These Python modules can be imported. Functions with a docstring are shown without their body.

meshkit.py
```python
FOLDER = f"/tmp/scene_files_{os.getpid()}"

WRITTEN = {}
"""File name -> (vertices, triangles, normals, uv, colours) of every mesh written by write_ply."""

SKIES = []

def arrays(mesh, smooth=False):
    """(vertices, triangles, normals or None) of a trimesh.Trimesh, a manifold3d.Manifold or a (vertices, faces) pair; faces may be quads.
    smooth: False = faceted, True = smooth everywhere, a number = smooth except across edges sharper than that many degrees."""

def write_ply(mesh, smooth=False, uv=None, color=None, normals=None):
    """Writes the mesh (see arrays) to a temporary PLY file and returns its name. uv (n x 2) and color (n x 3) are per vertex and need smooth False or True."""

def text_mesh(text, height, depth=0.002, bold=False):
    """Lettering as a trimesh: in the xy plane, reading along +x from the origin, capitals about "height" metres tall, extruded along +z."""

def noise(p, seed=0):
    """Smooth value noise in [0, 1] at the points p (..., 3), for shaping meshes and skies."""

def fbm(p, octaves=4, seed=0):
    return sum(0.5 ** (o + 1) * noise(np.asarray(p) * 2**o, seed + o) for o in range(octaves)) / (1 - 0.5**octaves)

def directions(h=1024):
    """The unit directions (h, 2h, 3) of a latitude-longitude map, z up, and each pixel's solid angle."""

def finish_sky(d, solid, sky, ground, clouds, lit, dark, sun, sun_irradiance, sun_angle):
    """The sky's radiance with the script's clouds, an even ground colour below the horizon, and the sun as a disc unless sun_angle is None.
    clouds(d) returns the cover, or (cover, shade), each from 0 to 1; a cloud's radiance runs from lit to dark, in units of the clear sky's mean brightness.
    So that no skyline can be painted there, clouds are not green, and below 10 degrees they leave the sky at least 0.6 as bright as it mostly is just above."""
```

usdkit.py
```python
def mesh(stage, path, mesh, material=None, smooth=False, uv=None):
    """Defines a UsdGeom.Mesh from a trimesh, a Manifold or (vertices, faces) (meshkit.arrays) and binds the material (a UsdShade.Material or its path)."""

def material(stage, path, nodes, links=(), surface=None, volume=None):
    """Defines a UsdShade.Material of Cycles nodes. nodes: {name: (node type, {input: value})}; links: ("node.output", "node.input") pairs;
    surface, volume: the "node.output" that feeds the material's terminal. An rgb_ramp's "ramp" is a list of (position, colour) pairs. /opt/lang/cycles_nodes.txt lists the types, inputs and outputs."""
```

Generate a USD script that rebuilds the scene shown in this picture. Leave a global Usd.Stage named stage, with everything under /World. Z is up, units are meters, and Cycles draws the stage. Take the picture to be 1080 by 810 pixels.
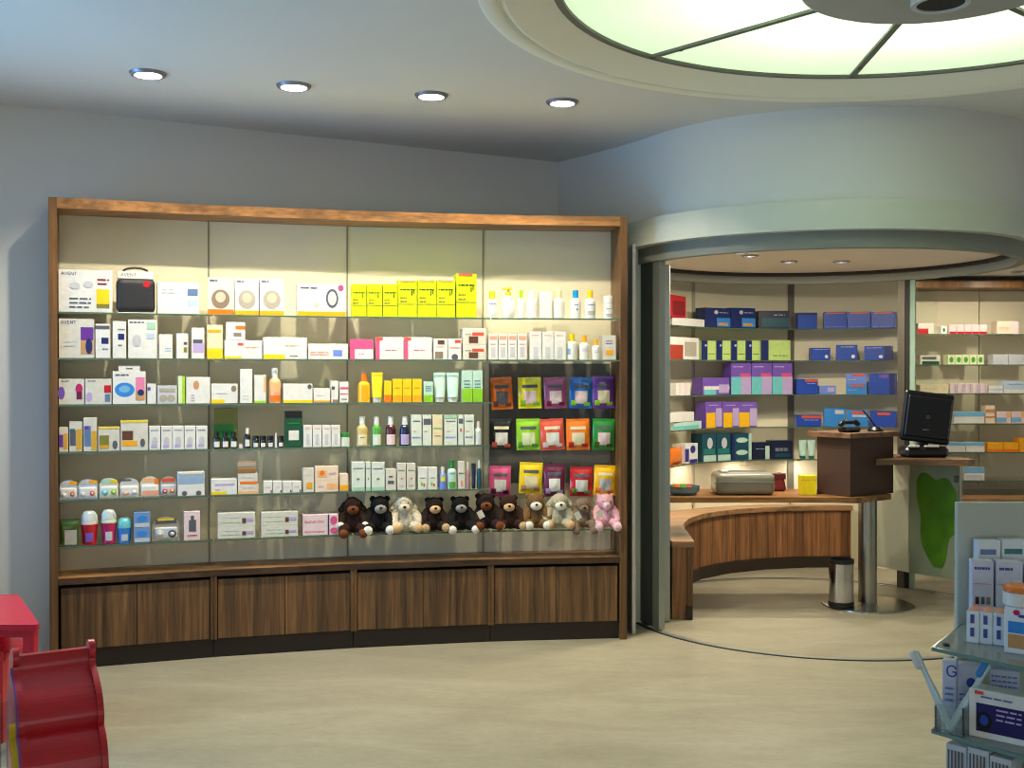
import math, random
import numpy as np, trimesh, manifold3d as mf, shapely.geometry as sg
import usdkit, meshkit
from pxr import Usd, UsdGeom, UsdLux, UsdShade, Gf, Sdf, Vt

stage = Usd.Stage.CreateInMemory()
UsdGeom.SetStageUpAxis(stage, UsdGeom.Tokens.z)
UsdGeom.SetStageMetersPerUnit(stage, 1.0)
UsdGeom.Xform.Define(stage, '/World')
UsdGeom.Scope.Define(stage, '/World/Looks')

# ------------------------------------------------------------------ camera
EYE, PITCH = 1.476, 0.00745
cam = UsdGeom.Camera.Define(stage, '/World/camera')
cam.CreateHorizontalApertureAttr(36.0)
cam.CreateVerticalApertureAttr(27.0)
cam.CreateFocalLengthAttr(36.0 * 1187 / 1080)
cam.CreateClippingRangeAttr(Gf.Vec2f(0.05, 60))
cam.AddTranslateOp().Set(Gf.Vec3d(0, 0, EYE))
cam.AddRotateXOp().Set(90 - math.degrees(PITCH))
cam.CreateExposureAttr(-0.2)

# ------------------------------------------------------------------ light levels (W/sr-ish units of the renderer)
SKY_BLUE = (0.22, 0.56, 1.0)        # daylight through the side window and the shop front
WARM = (1.0, 0.89, 0.68)            # halogen downlights
LAMP = (0.90, 1.0, 0.82)           # fluorescent light behind green-tinted glass
L_WINDOW, L_FRONT = 12.5, 1.4
L_SHELF, L_BOOTH, L_FAR, L_PUCK = 4000.0, 5200.0, 3300.0, 150.0
L_PANEL, L_TUBE = 0.34, 56.0

# ------------------------------------------------------------------ naming and description helpers
taken = {}
def numbered(parent, name):
    k = taken.get((parent, name), 0)
    taken[(parent, name)] = k + 1
    return f'{parent}/{name}' if k == 0 else f'{parent}/{name}_{k:03d}'

def tag(prim, label=None, cat=None, group=None, kind=None):
    for k, v in (('label', label), ('category', cat), ('group', group), ('kind', kind)):
        if v:
            prim.SetCustomDataByKey(k, v)

def thing(name, label, cat, loc=(0, 0, 0), rz=0.0, group=None, kind=None):
    x = UsdGeom.Xform.Define(stage, numbered('/World', name))
    x.AddTranslateOp().Set(Gf.Vec3d(*map(float, loc)))
    if rz:
        x.AddRotateZOp().Set(float(rz))
    tag(x.GetPrim(), label, cat, group, kind)
    return str(x.GetPath())

def obj(parent, name, mesh, mat, label=None, smooth=False, kind=None):
    path = numbered(parent, name)
    m = usdkit.mesh(stage, path, mesh, mat, smooth=smooth)
    tag(m.GetPrim(), label, kind=kind)
    return path

def struct(name, mesh, mat, label, smooth=False):
    p = obj('/World', name, mesh, mat, label, smooth, 'structure')
    return p

# ------------------------------------------------------------------ materials
def lin(c):
    return tuple((x / 12.92 if x <= .04045 else ((x + .055) / 1.055) ** 2.4) for x in c)

PAL = dict(white=(225, 224, 220), offwhite=(214, 210, 198), cream=(228, 216, 180), pale=(196, 196, 200), palegrey=(196, 200, 206), slate=(88, 92, 102), navy=(28, 42, 104),
  black=(20, 19, 21), yellow=(240, 205, 20), olive=(128, 124, 52), darkred=(130, 24, 30), steel=(96, 122, 164), paleblue=(186, 204, 226), orange=(234, 120, 20), amber=(244, 170, 22),
  taupe=(140, 122, 104), skin=(228, 190, 166), greige=(172, 164, 150), mauve=(168, 76, 128), limeyellow=(196, 212, 8), darkgreen=(56, 84, 24), salmon=(234, 158, 134), coral=(214, 84, 66),
  violet=(116, 84, 178), lilac=(186, 166, 214), lime=(160, 206, 30), cyan=(20, 150, 214), blue=(28, 104, 190), purple=(104, 50, 150), tan=(196, 146, 96), mint=(164, 206, 178), skyblue=(116, 176, 220),
  periwinkle=(110, 138, 222), rose=(214, 84, 136), brown=(96, 62, 42), mustard=(214, 164, 50), teal=(36, 122, 118), magenta=(186, 30, 96), plum=(104, 26, 66), crimson=(186, 26, 38),
  azure=(52, 134, 216), pink=(226, 130, 170), limewhite=(220, 232, 186), peach=(238, 180, 128), gold=(244, 190, 40), lemon=(236, 222, 40), icegreen=(186, 218, 206), apple=(140, 198, 42),
  green=(36, 136, 52), forest=(20, 78, 52), mintwhite=(216, 224, 214), honey=(206, 178, 110), leafgreen=(86, 160, 60), palepink=(232, 206, 208), maroon=(72, 22, 34), nightblue=(24, 30, 62),
  frost=(206, 216, 216), darkglass=(28, 26, 24), aqua=(110, 196, 200), clay=(170, 138, 104), bronze=(150, 106, 56), palepeach=(236, 212, 190), rosegrey=(170, 128, 136), tealdark=(22, 74, 92),
  denim=(112, 148, 200), burntorange=(220, 104, 24), golden=(240, 184, 16), royal=(34, 72, 176), brick=(164, 58, 38), palegreen=(190, 218, 130), indigo=(42, 40, 140), lemonade=(244, 226, 24), speckle=(150, 176, 206))
made = {}
def plain(name, rgb=None, rough=.5, metal=0.0, spec=.5, sheen=0.0, coat=0.0, key=None):
    key = key or f'{name}_{int(rough * 100)}_{int(metal * 10)}'
    if key in made:
        return made[key]
    c = lin(tuple(x / 255 for x in (rgb or PAL[name])))
    p = {'base_color': c, 'roughness': rough, 'metallic': metal, 'specular_ior_level': spec}
    if sheen:
        p['sheen_weight'] = sheen
    if coat:
        p['coat_weight'] = coat
        p['coat_roughness'] = .12
    made[key] = usdkit.material(stage, '/World/Looks/' + key, {'p': ('principled_bsdf', p)}, surface='p.BSDF')
    return made[key]

def card(name):        # printed cardboard: slight fibre variation and a soft sheen
    key = 'card_' + name
    if key not in made:
        c = lin(tuple(x / 255 for x in PAL[name]))
        made[key] = usdkit.material(stage, '/World/Looks/' + key, {
            'g': ('geometry', {}), 'n': ('noise_texture', {'scale': 40.0, 'detail': 3.0}),
            'r': ('rgb_ramp', {'ramp': [(0.3, tuple(x * .93 for x in c)), (0.7, tuple(min(1, x * 1.04) for x in c))]}),
            'p': ('principled_bsdf', {'roughness': .38, 'specular_ior_level': .45})},
            [('g.position', 'n.vector'), ('n.fac', 'r.fac'), ('r.color', 'p.base_color')], surface='p.BSDF')
    return made[key]

def paint(key, rgb, rough=.75, var=.04, scale=3.0, bump=.02):
    c = lin(tuple(x / 255 for x in rgb))
    made[key] = usdkit.material(stage, '/World/Looks/' + key, {
        'g': ('geometry', {}), 'n': ('noise_texture', {'scale': scale, 'detail': 4.0}), 'n2': ('noise_texture', {'scale': 160.0, 'detail': 2.0}),
        'r': ('rgb_ramp', {'ramp': [(0.25, tuple(x * (1 - var) for x in c)), (0.75, tuple(x * (1 + var) for x in c))]}),
        'b': ('bump', {'strength': bump, 'distance': .002}),
        'p': ('principled_bsdf', {'roughness': rough, 'specular_ior_level': .3})},
        [('g.position', 'n.vector'), ('g.position', 'n2.vector'), ('n.fac', 'r.fac'), ('r.color', 'p.base_color'), ('n2.fac', 'b.height'), ('b.normal', 'p.normal')], surface='p.BSDF')
    return made[key]

def wood(key, dark, light, scale, rough=.42, rot=0.0, band=None):
    """veneer: stretched noise for the grain, a broader band for the strips the veneer is laid in"""
    d, l = (lin(tuple(x / 255 for x in c)) for c in (dark, light))
    mid = tuple((a + b) / 2 for a, b in zip(d, l))
    made[key] = usdkit.material(stage, '/World/Looks/' + key, {
        'g': ('geometry', {}), 'm': ('mapping', {'rotation': (0, 0, rot), 'scale': scale}), 'm2': ('mapping', {'rotation': (0, 0, rot), 'scale': band or tuple(s * .28 for s in scale)}),
        'n': ('noise_texture', {'scale': 2.2, 'detail': 6.0, 'roughness': .62, 'distortion': .35}), 'n2': ('noise_texture', {'scale': 2.0, 'detail': 1.0}),
        'r': ('rgb_ramp', {'ramp': [(0.28, d), (0.5, mid), (0.72, l)]}),
        'r2': ('rgb_ramp', {'ramp': [(0.36, (.62, .62, .62)), (0.5, (1, 1, 1)), (0.64, (1.25, 1.22, 1.15))]}),
        'x': ('mix', {'mix_type': 'multiply', 'fac': .85}) if False else ('vector_math', {'math_type': 'multiply'}),
        'p': ('principled_bsdf', {'roughness': rough, 'specular_ior_level': .4})},
        [('g.position', 'm.vector'), ('g.position', 'm2.vector'), ('m.vector', 'n.vector'), ('m2.vector', 'n2.vector'), ('n.fac', 'r.fac'), ('n2.fac', 'r2.fac'),
         ('r.color', 'x.vector1'), ('r2.color', 'x.vector2'), ('x.vector', 'p.base_color')], surface='p.BSDF')
    return made[key]

def emit(key, rgb, strength):
    made[key] = usdkit.material(stage, '/World/Looks/' + key, {'e': ('emission', {'color': rgb, 'strength': strength})}, surface='e.emission')
    return made[key]

def pane(key, tint, gloss=(1, 1, 1), ior=1.25, rough=.02, painted_sheen=0.0):  # last argument mixes in pale diffuse colour in place of reflected brightness
    made[key] = usdkit.material(stage, '/World/Looks/' + key, {
        't': ('transparent_bsdf', {'color': tint}), 'd': ('diffuse_bsdf', {'color': (.75, .82, .80)}), 'td': ('mix_closure', {'fac': float(painted_sheen)}), 's': ('glossy_bsdf', {'color': gloss, 'roughness': rough}), 'f': ('fresnel', {'IOR': ior}),
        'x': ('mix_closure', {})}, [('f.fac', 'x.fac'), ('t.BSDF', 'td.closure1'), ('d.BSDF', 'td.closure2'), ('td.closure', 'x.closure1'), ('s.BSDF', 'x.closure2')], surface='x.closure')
    return made[key]

# ------------------------------------------------------------------ mesh helpers
def _corners(b):
    s = []
    for k in range(3):
        for sx in (-1, 1):
            for sy in (-1, 1):
                for sz in (-1, 1):
                    s.append((sx, sy, sz, k))
    return s
_C = _corners(1)
_pts = np.array([[(c[i] * (1.0 if i == c[3] else .9)) for i in range(3)] for c in _C])
_BOXF = trimesh.convex.convex_hull(_pts)
from scipy.spatial import cKDTree
_order = cKDTree(_pts).query(_BOXF.vertices)[1]
_SGN = np.array([[_C[j][i] for i in range(3)] for j in _order], float)
_FULL = np.array([[i == _C[j][3] for i in range(3)] for j in _order], float)
_BF = np.array(_BOXF.faces)
def cbox(x0, x1, y0, y1, z0, z1, b=.002):
    """box with chamfered edges"""
    lo, hi = np.array([x0, y0, z0], float), np.array([x1, y1, z1], float)
    b = min(b, .45 * (hi - lo).min())
    half = (hi - lo) / 2
    v = (lo + hi) / 2 + _SGN * (half - b * (1 - _FULL))
    return trimesh.Trimesh(v, _BF, process=False)

def cat(*ms):
    return trimesh.util.concatenate(list(ms))

def prism(pts, z0, z1):
    p = sg.Polygon(pts) if not hasattr(pts, 'geom_type') else pts
    m = trimesh.creation.extrude_polygon(p, z1 - z0, engine='earcut')
    m.apply_translation((0, 0, z0))
    return m

def arc(c, r, a0, a1, n):
    t = np.radians(np.linspace(a0, a1, n + 1))
    return np.c_[c[0] + r * np.cos(t), c[1] + r * np.sin(t)]

def band(c, r0, r1, a0, a1, z0, z1, n=48):
    """solid sector of a ring"""
    return prism(np.vstack([arc(c, r0, a0, a1, n), arc(c, r1, a1, a0, n)]), z0, z1)

def ring(c, r0, r1, z0, z1, n=128):
    p = sg.Polygon(arc(c, r1, 0, 360, n)[:-1], [arc(c, r0, 0, 360, n)[:-1]])
    return prism(p, z0, z1)

def lathe(profile, n=40, at=(0, 0, 0)):
    pr = np.array(profile, float)
    m = trimesh.creation.revolve(pr, sections=n)
    m.apply_translation(at)
    return m

def ell(c, r, sub=2):
    m = trimesh.creation.icosphere(subdivisions=sub)
    m.apply_scale(np.broadcast_to(np.array(r, float), 3))
    m.apply_translation(c)
    return m

def rod(a, b, r, n=16):
    return trimesh.creation.cylinder(radius=r, segment=(np.array(a, float), np.array(b, float)), sections=n)

def sweep(pts, r, n=10):
    return cat(*[rod(p, q, r, n) for p, q in zip(pts[:-1], pts[1:])], *[ell(p, r, 1) for p in pts[1:-1]])

def moved(m, loc=(0, 0, 0), rz=0.0, rx=0.0, ry=0.0):
    m = m.copy()
    for a, d in ((rx, (1, 0, 0)), (ry, (0, 1, 0)), (rz, (0, 0, 1))):
        if a:
            m.apply_transform(trimesh.transformations.rotation_matrix(math.radians(a), d))
    m.apply_translation(loc)
    return m

class Local:
    """places parts given in world coordinates under a thing whose base stands at loc"""
    def __init__(self, name, label, category, loc, group=None):
        self.loc = np.array(loc, float)
        self.path = thing(name, label, category, loc, 0, group)
    def add(self, name, mesh, mat, label=None, smooth=False, parent=None, kind=None):
        m = mesh.copy()
        m.apply_translation(-self.loc)
        return obj(parent or self.path, name, m, mat, label, smooth, kind)

# ------------------------------------------------------------------ surface materials
PLASTER = paint('plaster', (226, 225, 221), .85, .012, 1.5, .05)
CEILING = paint('ceiling_paint', (226, 224, 219), .9, .012, 1.5, .04)
FASCIA = paint('fascia_lacquer', (214, 218, 206), .4, .01, 1.5, .01)
BACKPANEL = paint('back_panel', (230, 221, 194), .55, .01, 2.0, .01)
WALNUT = wood('walnut', (60, 40, 24), (128, 92, 57), (26, 26, 1.1), .45, 0, (9, 9, .12))
WALNUT_FRAME = wood('walnut_frame', (86, 58, 32), (128, 90, 52), (34, 34, 1.4), .42)
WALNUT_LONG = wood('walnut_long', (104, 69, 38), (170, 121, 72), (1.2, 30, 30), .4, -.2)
WALNUT_SHADED = wood('walnut_shaded', (56, 38, 24), (84, 58, 36), (1.2, 30, 30), .5, -.2)  # darkened copy of the walnut: shade of the ledge front put into the colour
WALNUT_BENCH = wood('walnut_bench', (92, 58, 34), (166, 116, 76), (26, 26, 1.1), .42, 0, (8, 8, .1))
BENCH_TOP = wood('bench_top', (128, 92, 62), (176, 134, 96), (1.6, 24, 24), .4)
DESK_BROWN = paint('desk_brown', (78, 58, 52), .5, .05, 6.0, .01)
DARK_PLINTH = paint('dark_plinth', (52, 42, 34), .5, .05, 6, .01)
ALU = plain('aluminium', (168, 172, 168), .42, .85)
ALU_DARK = plain('aluminium_dark', (98, 94, 86), .45, .7)  # darker grey-brown metal for post, screws and clamps
CHROME = plain('chrome', (196, 196, 200), .12, 1.0)
STEEL = plain('brushed_steel', (170, 168, 160), .28, 1.0)
RUBBER = plain('rubber', (20, 20, 22), .6)
GREYPANEL = paint('grey_green_laminate', (188, 194, 184), .5, .01, 2, .01)
GLASS = pane('clear_glass', (.965, .985, .97))
GLASS_EDGE = plain('glass_edge', (76, 104, 88), .15)
GLASS_EDGE_PALE = plain('glass_edge_pale', (150, 178, 164), .15)
SHADED_GLASS = pane('shaded_glass', (.16, .16, .12), (.35, .35, .33), 1.2, .1, painted_sheen=.12)  # dark tint painted in for the dim gap seen through the panes edge-on
DARKMESH = paint('dark_display', (108, 104, 97), .6, .05, 30, .05)
made['floor'] = FLOOR = usdkit.material(stage, '/World/Looks/floor_linoleum', {
    'g': ('geometry', {}), 'm': ('mapping', {'scale': (1.0, 2.6, 1), 'rotation': (0, 0, .2)}),
    'n': ('noise_texture', {'scale': 1.3, 'detail': 7.0, 'roughness': .62, 'distortion': .8}), 'n2': ('noise_texture', {'scale': 14.0, 'detail': 5.0, 'roughness': .7, 'distortion': 1.2}),
    'x': ('mix_float', {'fac': .38}),
    'r': ('rgb_ramp', {'ramp': [(.34, lin((.545, .52, .445))), (.5, lin((.60, .573, .495))), (.66, lin((.645, .625, .55)))]}),
    'p': ('principled_bsdf', {'roughness': .42, 'specular_ior_level': .35})},
    [('g.position', 'm.vector'), ('m.vector', 'n.vector'), ('m.vector', 'n2.vector'), ('n.fac', 'x.a'), ('n2.fac', 'x.b'), ('x.result', 'r.fac'), ('r.color', 'p.base_color')], surface='p.BSDF')

# ------------------------------------------------------------------ the shell of the shop
C = (1.90, 7.0)                    # centre of the round booth
LC = (1.52, 4.0)                   # centre of the round ceiling light
HC = 2.865
X0, X1, Y0, Y1 = -3.4, 4.9, -2.5, 10.0
DOWN = [(-1.671, 5.177), (-1.044, 5.396), (-.399, 5.578), (.255, 5.713)]
struct('floor', prism([(X0, Y0), (X1, Y0), (X1, Y1), (X0, Y1)], -.1, 0), FLOOR, 'beige marbled linoleum floor of the shop')
hole = [arc(LC, 1.645, 0, 360, 128)[:-1]] + [arc(d, .068, 0, 360, 32)[:-1] for d in DOWN]
struct('ceiling', prism(sg.Polygon([(X0, Y0), (X1, Y0), (X1, Y1), (X0, Y1)], hole), HC, HC + .04), CEILING, 'smooth white ceiling with recessed downlights')

def upright(pts, z0, z1, t):
    """wall of thickness t behind the plan polyline pts (behind = left of its direction)"""
    line = sg.LineString(pts)
    return prism(line.buffer(t, single_sided=True, join_style=2, cap_style=2), z0, z1)

wx = lambda x: 6.03 + .5425 * (x + 2.11)
struct('wall_back', upright([(X0, wx(X0)), (.30, wx(.30))], 0, HC, .12), PLASTER, 'white plaster wall running behind the walnut shelf unit')
drum = [(.30, wx(.30)), (.48, 7.085), (.634, 6.86), (.73, 6.695)] + [tuple(p) for p in arc((1.92, 7.0), 1.2, 203, 335, 56)] + [(3.03, 6.6), (3.3, 6.8), (X1, 6.8)]
struct('wall_side', upright(drum[:4], 0, 2.30, .05), PLASTER, 'plain wall stub behind the right end of the shelf unit')
struct('wall_drum', upright(drum, 2.30, HC, .06), PLASTER, 'curved white bulkhead wall above the round booth', smooth=30)
frame = sg.box(Y0, 0, wx(X0), HC).difference(sg.box(3.3, .5, 5.0, 2.3))
wl = trimesh.creation.extrude_polygon(frame, .12, engine='earcut')
wl.apply_transform(np.array([[0, 0, -1, X0], [1, 0, 0, 0], [0, 1, 0, 0], [0, 0, 0, 1]], float))
wl.fix_normals()
struct('wall_left', wl, PLASTER, 'white plaster wall on the left with a window')
front = sg.box(X0, 0, X1, HC).difference(sg.box(-3.2, .1, 4.0, 2.5))
wf = trimesh.creation.extrude_polygon(front, .12, engine='earcut')
wf.apply_transform(np.array([[1, 0, 0, 0], [0, 0, -1, Y0], [0, 1, 0, 0], [0, 0, 0, 1]], float))
wf.fix_normals()
struct('wall_front', wf, PLASTER, 'street wall with the shop window behind the viewer')
struct('wall_right', cbox(X1, X1 + .12, Y0, Y1, 0, HC), PLASTER, 'white plaster wall on the right')
struct('wall_far', cbox(2.9, X1, 9.72, 9.84, 0, HC), BACKPANEL, 'beige wall of the back room behind the booth')
def window(n, box, axis, label):
    p = thing('window_%d' % n, label, None, kind='structure')
    (a0, a1, z0, z1, w) = box
    fr = sg.box(a0, z0, a1, z1).difference(sg.MultiPolygon([sg.box(a0 + .06 + k * (a1 - a0 - .06) / 3, z0 + .06, a0 + (k + 1) * (a1 - a0 - .06) / 3, z1 - .06) for k in range(3)]))
    m = trimesh.creation.extrude_polygon(fr, .06, engine='earcut')
    g = trimesh.creation.box((a1 - a0 - .1, z1 - z0 - .1, .008)); g.apply_translation(((a0 + a1) / 2, (z0 + z1) / 2, .03))
    T = np.array([[0, 0, -1, w], [1, 0, 0, 0], [0, 1, 0, 0], [0, 0, 0, 1]], float) if axis == 'x' else np.array([[1, 0, 0, 0], [0, 0, -1, w], [0, 1, 0, 0], [0, 0, 0, 1]], float)
    for q, nm, mt in ((m, 'window_frame', ALU), (g, 'pane', GLASS)):
        q.apply_transform(T); q.fix_normals()
        obj(p, nm, q, mt)
window(1, (3.3, 5.0, .5, 2.3, X0 - .02), 'x', 'side window left of the viewer')
window(2, (-3.2, 4.0, .1, 2.5, Y0 - .02), 'y', 'shop window behind the viewer')
def rect_light(name, loc, rot, w, h, color, inten):
    l = UsdLux.RectLight.Define(stage, '/World/' + name)
    l.CreateWidthAttr(w); l.CreateHeightAttr(h); l.CreateColorAttr(Gf.Vec3f(*color)); l.CreateIntensityAttr(inten)
    l.AddTranslateOp().Set(Gf.Vec3d(*loc)); l.AddRotateXYZOp().Set(Gf.Vec3f(*rot))
rect_light('window_daylight', (X0 - .16, 4.15, 1.4), (0, -90, 0), 1.8, 1.7, SKY_BLUE, L_WINDOW)
rect_light('shop_window_daylight', (.4, Y0 - .16, 1.3), (90, 0, 0), 7.2, 2.4, (.95, .97, 1.0), L_FRONT)

# booth ceilings, fascia, ring tracks
BCEIL = paint('booth_ceiling', (238, 226, 212), .8, .02, 2, .03)
BLAMP = [(1.36, 6.72), (1.46, 6.92), (1.79, 7.28), (2.13, 7.28)]
struct('ceiling_booth', prism(sg.Polygon(arc(C, 1.16, 0, 360, 96)[:-1], [arc(b, .042, 0, 360, 24)[:-1] for b in BLAMP]), 2.215, 2.235), BCEIL, 'round beige ceiling inside the booth')
back_ceiling = sg.Polygon([(.5, 6.85), (3.3, 6.85), (X1, 6.85), (X1, 9.72), (.5, 9.72)]).difference(sg.Point(*C).buffer(1.162, 48))
struct('ceiling_back', prism(back_ceiling, 2.30, 2.33), CEILING, 'lower ceiling around and behind the booth')
struct('trim_1', cat(band(C, 1.165, 1.25, 186, 352, 2.227, 2.377, 72)), FASCIA, 'broad white curved fascia band over the round booth', smooth=30)
struct('trim_2', ring(C, 1.13, 1.185, 2.138, 2.227), plain('ring_grey', (134, 136, 128), .55), 'grey aluminium ring track under the fascia', smooth=30)
struct('trim_3', cat(ring(C, 1.185, 1.20, 0, .004)), RUBBER, 'thin dark line of the round floor track', smooth=30)
struct('trim_4', ring(C, 1.145, 1.185, 0, .003), ALU, 'aluminium floor rail of the round booth', smooth=30)
struct('trim_5', cbox(.686, .706, 6.42, 6.9, 0, 2.227), PLASTER, 'narrow pale jamb between shelf unit and booth')
struct('trim_6', ring(C, 1.105, 1.13, 2.19, 2.214), plain('shadow_gap', (46, 38, 34), .6), 'dark shadow joint between ring and booth ceiling', smooth=30)

# sliding glass doors of the booth
d1 = Local('door_1', 'sliding curved glass door parked at the left of the booth', None, (C[0] - 1.1, C[1], 0))
tag(stage.GetPrimAtPath(d1.path), kind='structure')
d1.add('pane', band(C, 1.160, 1.168, 166, 203, .012, 2.137, 16), SHADED_GLASS, smooth=30)
d1.add('pane', band(C, 1.140, 1.148, 160, 199, .012, 2.137, 16), SHADED_GLASS, smooth=30)
d1.add('stile', band(C, 1.136, 1.176, 203, 206.4, .012, 2.137, 3), ALU)
d1.add('stile', cbox(.905, .945, 6.72, 6.76, .003, 2.137, .003), ALU)
d2 = Local('door_2', 'curved glass door with slim metal posts at the back of the booth', None, (C[0] + .1, C[1] + 1.15, 0))
tag(stage.GetPrimAtPath(d2.path), kind='structure')
def on_ring(px_slope, R=1.158):
    a, b, c = px_slope ** 2 + 1, -2 * (px_slope * C[0] + C[1]), C[0] ** 2 + C[1] ** 2 - R * R
    d = (-b + math.sqrt(b * b - 4 * a * c)) / (2 * a)
    return math.degrees(math.atan2(d - C[1], px_slope * d - C[0]))
A1, A2 = on_ring(.2477), on_ring(.3467)
d2.add('post', band(C, 1.14, 1.176, A2 - 1.3, A2 + 1.3, .004, 2.137, 2), ALU_DARK)
d2.add('seal', band(C, 1.145, 1.17, A2 - 2.9, A2 - 1.3, .004, 2.137, 2), RUBBER)
d2.add('pane', band(C, 1.153, 1.162, A2 - 13, A2 - 4.8, .004, 2.137, 16), GLASS, smooth=30)
d2.add('pane_edge', band(C, 1.150, 1.165, A2 - 4.8, A2 - 2.9, .004, 2.137, 2), GLASS_EDGE_PALE)

# ------------------------------------------------------------------ round ceiling light
cl = Local('ceiling_light', 'large round luminous ceiling light with green-tinted glass sectors and a hub', 'ceiling light', (LC[0], LC[1], HC))
GLOW = usdkit.material(stage, '/World/Looks/lamp_glass', {
    'e': ('emission', {'color': LAMP, 'strength': L_PANEL}), 't': ('translucent_bsdf', {'color': (.83, .90, .76)}), 'd': ('diffuse_bsdf', {'color': (.5, .6, .42)}),
    'm': ('mix_closure', {'fac': .3}), 'a': ('add_closure', {})},
    [('t.BSDF', 'm.closure1'), ('d.BSDF', 'm.closure2'), ('m.closure', 'a.closure1'), ('e.emission', 'a.closure2')], surface='a.closure')
RIM = paint('lamp_rim', (250, 248, 230), .6, .01, 2, .01)
cl.add('rim', lathe([(1.655, 2.866), (1.65, 2.848), (1.635, 2.842), (1.60, 2.842), (1.585, 2.85), (1.582, 2.872), (1.568, 2.872), (1.562, 2.846), (1.545, 2.843), (1.47, 2.872), (1.385, 2.897), (1.385, 2.93), (1.655, 2.93), (1.655, 2.866)], 128, (LC[0], LC[1], 0)), RIM, 'cream stepped moulding around the glass', smooth=35)
cl.add('frame_ring', ring(LC, 1.355, 1.385, 2.892, 2.905), plain('rib_grey', (104, 106, 92), .5), smooth=30)
for k in range(8):
    a = 86 + 45 * k
    s = cl.add('glass_sector', prism(np.vstack([arc(LC, .46, a + .3, a + 44.7, 12), arc(LC, 1.36, a + 44.7, a + .3, 24)]), 2.905, 2.911), GLOW)
for k in range(8):
    a = math.radians(86 + 45 * k)
    q = np.array([math.cos(a), math.sin(a)]); t = np.array([-q[1], q[0]]) * .014
    P_ = [np.array(LC) + q * .44 + t, np.array(LC) + q * 1.37 + t, np.array(LC) + q * 1.37 - t, np.array(LC) + q * .44 - t]
    r = cl.add('rib', prism(P_, 2.892, 2.904), plain('rib_grey', (104, 106, 92), .5))
    c_ = np.array(LC) + q * 1.2
    cl.add('screw', lathe([(0, 2.886), (.011, 2.888), (.012, 2.893), (0, 2.893)], 12, (c_[0], c_[1], 0)), ALU_DARK, parent=r)
hub = cl.add('hub', lathe([(.10, 2.868), (.47, 2.868), (.485, 2.874), (.49, 2.884), (.49, 2.90), (.10, 2.90), (.10, 2.868)], 96, (LC[0], LC[1], 0)), paint('hub_grey', (176, 176, 172), .5, .01, 2, .01), smooth=35)
cl.add('outlet_pipe', lathe([(.082, 2.79), (.10, 2.79), (.102, 2.80), (.10, 2.868), (.10, 2.90), (.082, 2.90), (.082, 2.79)], 48, (LC[0], LC[1], 0)), plain('pipe_white', (206, 212, 214), .4), smooth=35)
cl.add('outlet_dark', lathe([(0, 2.795), (.084, 2.795), (.084, 2.80), (0, 2.80)], 32, (LC[0], LC[1], 0)), RUBBER)  # black disc stands for the darkness inside the open pipe
cl.add('housing', cat(ring(LC, 1.645, 1.655, 2.93, 3.12), prism(arc(LC, 1.655, 0, 360, 96)[:-1], 3.12, 3.14)), plain('housing_white', (230, 230, 228), .8))
TUBE = emit('fluorescent_tube', (.97, 1.0, .96), L_TUBE)
for k in range(8):
    a = math.radians(86 + 22.5 + 45 * k)
    q = np.array([math.cos(a), math.sin(a)]); t = np.array([-q[1], q[0]])
    m_ = np.array(LC) + q * .72
    cl.add('fluorescent_tube', rod((*(m_ - t * .24), 3.02), (*(m_ + t * .24), 3.02), .014, 12), TUBE)

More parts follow.
